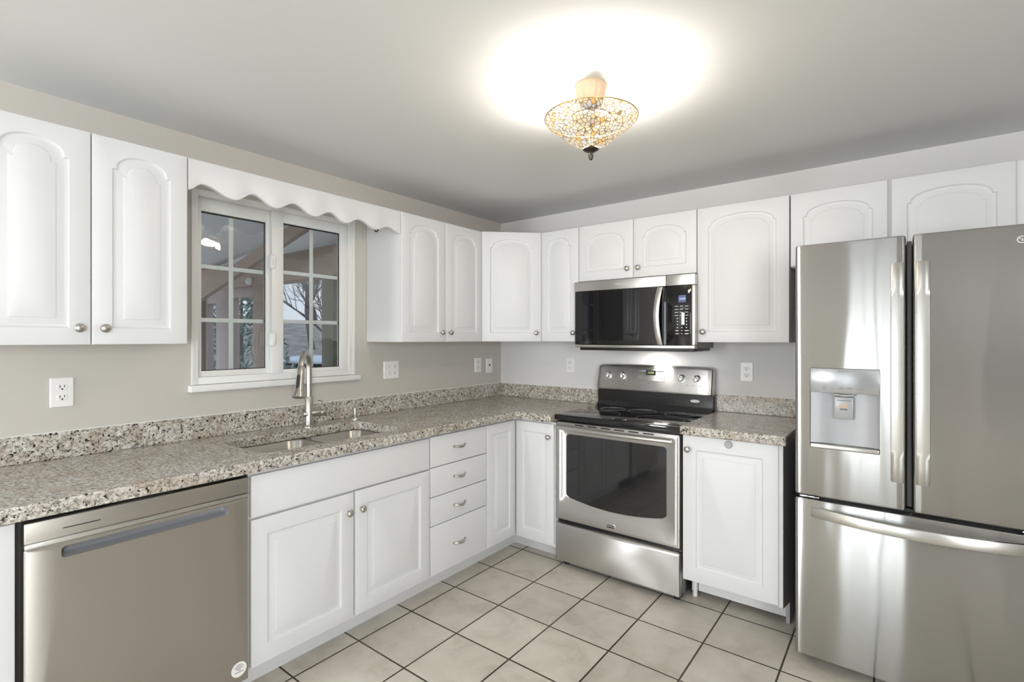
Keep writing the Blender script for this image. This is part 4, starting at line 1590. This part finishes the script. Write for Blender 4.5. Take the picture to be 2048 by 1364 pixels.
def vhandle(name, cx, z0, z1, parent):
    """flat vertical pull that bows away from the door and blends into it at both ends"""
    lp_ = []
    for k in range(25):
        t = k / 24
        z = z0 + (z1 - z0) * t
        off = 0.052 * min(1.0, math.sin(math.pi * t) * 1.15) ** 0.55
        y = -FF + 0.004 - off
        hw = 0.0205
        th_ = 0.012
        lp_.append([(cx - hw, y + th_, z), (cx - hw, y + 0.002, z), (cx - hw + 0.002, y, z), (cx, y - 0.0015, z), (cx + hw - 0.002, y, z), (cx + hw, y + 0.002, z), (cx + hw, y + th_, z)])
    return obj(name, loft(lp_), M_STEEL_B, parent, angle=40)


vhandle('handle', 0.346, 0.822, 1.672, ldoor)
vhandle('handle', 0.422, 0.822, 1.672, rdoor)
lp = []
for k in range(33):
    t = k / 32
    x = 0.058 + (fw_ - 0.116) * t
    off = 0.070 * math.sin(math.pi * t) ** 0.75
    y = -FF + 0.004 - off
    lp.append([(x, y + 0.012, 0.636), (x, y + 0.002, 0.636), (x, y, 0.639), (x, y - 0.0015, 0.656), (x, y, 0.674), (x, y + 0.002, 0.677), (x, y + 0.012, 0.677)])
obj('handle', loft(lp), M_STEEL_B, fdr, angle=40)
# round maker's mark on the right door
lx, lzz = 0.685, 1.7165
yd = -FF + 0.0036
bm = lathe([(0.0120, 0.0), (0.0120, 0.0022), (0.0102, 0.0022), (0.0102, 0.0)], 36, '-y', (lx, yd + 0.001, lzz), cap=False)
box(bm, lx - 0.0008, lx + 0.0008, yd - 0.0012, yd + 0.002, lzz - 0.004, lzz + 0.0055)
box(bm, lx - 0.0008, lx + 0.0045, yd - 0.0012, yd + 0.002, lzz - 0.005, lzz - 0.0036)
box(bm, lx + 0.0028, lx + 0.0110, yd - 0.0012, yd + 0.002, lzz - 0.0007, lzz + 0.0007)
lathe([(0.0, 0.0), (0.0016, 0.0), (0.0016, 0.0022), (0.0, 0.0022)], 12, '-y', (lx - 0.005, yd + 0.001, lzz + 0.0036), bm=bm)
lg = obj('emblem', bm, M_CHROME, rdoor, smooth=False)
text_obj('lettering', 'LG', 0.019, M_CHROME, lg, (lx + 0.029, yd - 0.0002, lzz), depth=0.0008)

# ------------------------------------------------------------------ wall outlets
OG = 'white wall outlet plates'


def plate(w_, h_):
    return loft([xz(rrect(-w_ / 2, w_ / 2, -h_ / 2, h_ / 2, 0.003, 3), 0.0), xz(rrect(-w_ / 2, w_ / 2, -h_ / 2, h_ / 2, 0.003, 3), -0.003), xz(rrect(-w_ / 2 + 0.003, w_ / 2 - 0.003, -h_ / 2 + 0.003, h_ / 2 - 0.003, 0.003, 3), -0.006)])


def receptacle(parent, cx, cz):
    rc = obj('receptacle', loft([xz(rrect(cx - 0.0165, cx + 0.0165, cz - 0.0140, cz + 0.0140, 0.0125, 6), -0.005), xz(rrect(cx - 0.0165, cx + 0.0165, cz - 0.0140, cz + 0.0140, 0.0125, 6), -0.0068), xz(rrect(cx - 0.0155, cx + 0.0155, cz - 0.0130, cz + 0.0130, 0.0115, 6), -0.0075)]), M_PLATE, parent, angle=30)
    bm = B(cx - 0.0078, cx - 0.0052, -0.0078, -0.0070, cz - 0.001, cz + 0.0085)
    box(bm, cx + 0.0052, cx + 0.0078, -0.0078, -0.0070, cz + 0.0005, cz + 0.0085)
    lathe([(0.0, 0.0), (0.0032, 0.0), (0.0032, 0.0008), (0.0, 0.0008)], 10, '-y', (cx, -0.0070, cz - 0.0065), bm=bm)
    obj('slots', bm, M_SLOT, rc, smooth=False)


def outlet(loc, rz, label, kind='duplex', w_=0.071, h_=0.114):
    o_ = root('wall_outlet', loc, rz, label, 'outlet', OG)
    p_ = obj('cover_plate', plate(w_, h_), M_PLATE, o_)
    if kind == 'duplex':
        receptacle(o_, 0, 0.0195)
        receptacle(o_, 0, -0.0195)
        obj('screw', lathe([(0.0, 0.0), (0.003, 0.0), (0.003, 0.001), (0.0, 0.001)], 10, '-y', (0, -0.006, 0)), M_PLATE, p_)
    elif kind == 'double':
        receptacle(o_, 0.024, 0.0195)
        receptacle(o_, 0.024, -0.0195)
        for zz in (0.0195, -0.0195):
            b_ = obj('rocker_switch', B(-0.038, -0.008, -0.0085, -0.005, zz - 0.013, zz + 0.013, bev=0.0015), M_PLATE, o_)
            bm = B(-0.0375, -0.0085, -0.0089, -0.0083, zz - 0.0004, zz + 0.0004)
            box(bm, -0.0375, -0.0369, -0.0089, -0.0083, zz - 0.012, zz + 0.012)
            obj('switch_gap', bm, M_GREYINK, b_, smooth=False)
    elif kind == 'jack':
        bm = lathe([(0.0, 0.0), (0.0085, 0.0), (0.0075, 0.003), (0.0, 0.003)], 16, '-y', (0, -0.0055, 0.004))
        obj('jack', bm, M_BRONZE, o_)
    return o_


outlet((0, -2.713, 1.168), R(90), 'white duplex outlet on the left wall, left of the window')
outlet((0, -1.117, 1.176), R(90), 'wide white outlet plate with switches, right of the window', 'double', 0.119, 0.112)
outlet((0, -0.284, 1.172), R(90), 'white duplex outlet near the corner, left of the jack plate', 'duplex', 0.073, 0.112)
o = outlet((0, -0.150, 1.162), R(90), 'white plate with one dark round jack, nearest the room corner', 'jack', 0.072, 0.112)
o.name = 'wall_jack'
o['category'] = 'jack'
outlet((0.659, 0, 1.179), 0, 'white duplex outlet on the back wall, left of the range', 'duplex', 0.067, 0.110)
outlet((1.870, 0, 1.179), 0, 'white duplex outlet on the back wall, right of the range')

# ------------------------------------------------------------------ ceiling lamp
LX, LY = 1.684, -1.549
lamp = root('ceiling_lamp', (LX, LY, H), 0, 'lit semi-flush ceiling lamp with amber mosaic glass bowl', 'lamp')
bm = bmesh.new()
prof = [(0.0, 0.0), (0.056, 0.0), (0.059, -0.006), (0.057, -0.014), (0.054, -0.018), (0.050, -0.040), (0.040, -0.068), (0.030, -0.080), (0.0, -0.080)]
loops = []
for r_, h_ in prof:
    loops.append([(r_ * (1 + (0.045 * math.cos(16 * a_ * math.pi / 32) if -0.07 < h_ < -0.017 else 0)) * math.cos(a_ * math.pi / 32), r_ * (1 + (0.045 * math.cos(16 * a_ * math.pi / 32) if -0.07 < h_ < -0.017 else 0)) * math.sin(a_ * math.pi / 32), h_) for a_ in range(64)])
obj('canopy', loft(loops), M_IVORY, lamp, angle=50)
zr, zb = -0.124, -0.232
prof = [(0.170, zr), (0.1665, zr - 0.009), (0.152, zr - 0.022), (0.134, zr - 0.036), (0.112, zr - 0.054), (0.086, zr - 0.076), (0.064, zr - 0.093), (0.036, zr - 0.106), (0.012, zr - 0.110)]
bl = obj('mosaic_bowl', lathe(prof, 64, cap=False), M_MOSAIC, lamp, angle=180)
pth = [(0.1695 * math.cos(k * math.pi / 32), 0.1695 * math.sin(k * math.pi / 32), zr) for k in range(65)]
obj('rim', tube(pth, 0.0022, 8), M_BRASS, bl)
obj('stem', lathe([(0.0, -0.08), (0.006, -0.08), (0.006, -0.236), (0.0, -0.236)], 12), M_BRONZE, lamp)
obj('light_block_disc', lathe([(0.0, -0.116), (0.072, -0.116), (0.072, -0.121), (0.0, -0.121)], 32), M_BRONZE, lamp)  # disc added to keep bulb light off the canopy and ceiling centre
obj('finial', lathe([(0.0, zb), (0.027, zb), (0.030, zb - 0.006), (0.022, zb - 0.012), (0.010, zb - 0.015), (0.0095, zb - 0.022), (0.0095, zb - 0.034), (0.005, zb - 0.044), (0.0, zb - 0.046)], 28), M_BRONZE, lamp)
for k in range(2):
    a_ = R(40 + 180 * k)
    l_ = bpy.data.lights.new('bulb_light', 'POINT')
    l_.energy = LAMP_W / 2
    l_.color = (1.0, 0.935, 0.85)
    l_.shadow_soft_size = 0.035
    lo = bpy.data.objects.new('bulb_light', l_)
    COL.objects.link(lo)
    lo.parent = lamp
    lo.location = (0.06 * math.cos(a_), 0.06 * math.sin(a_), -0.190)
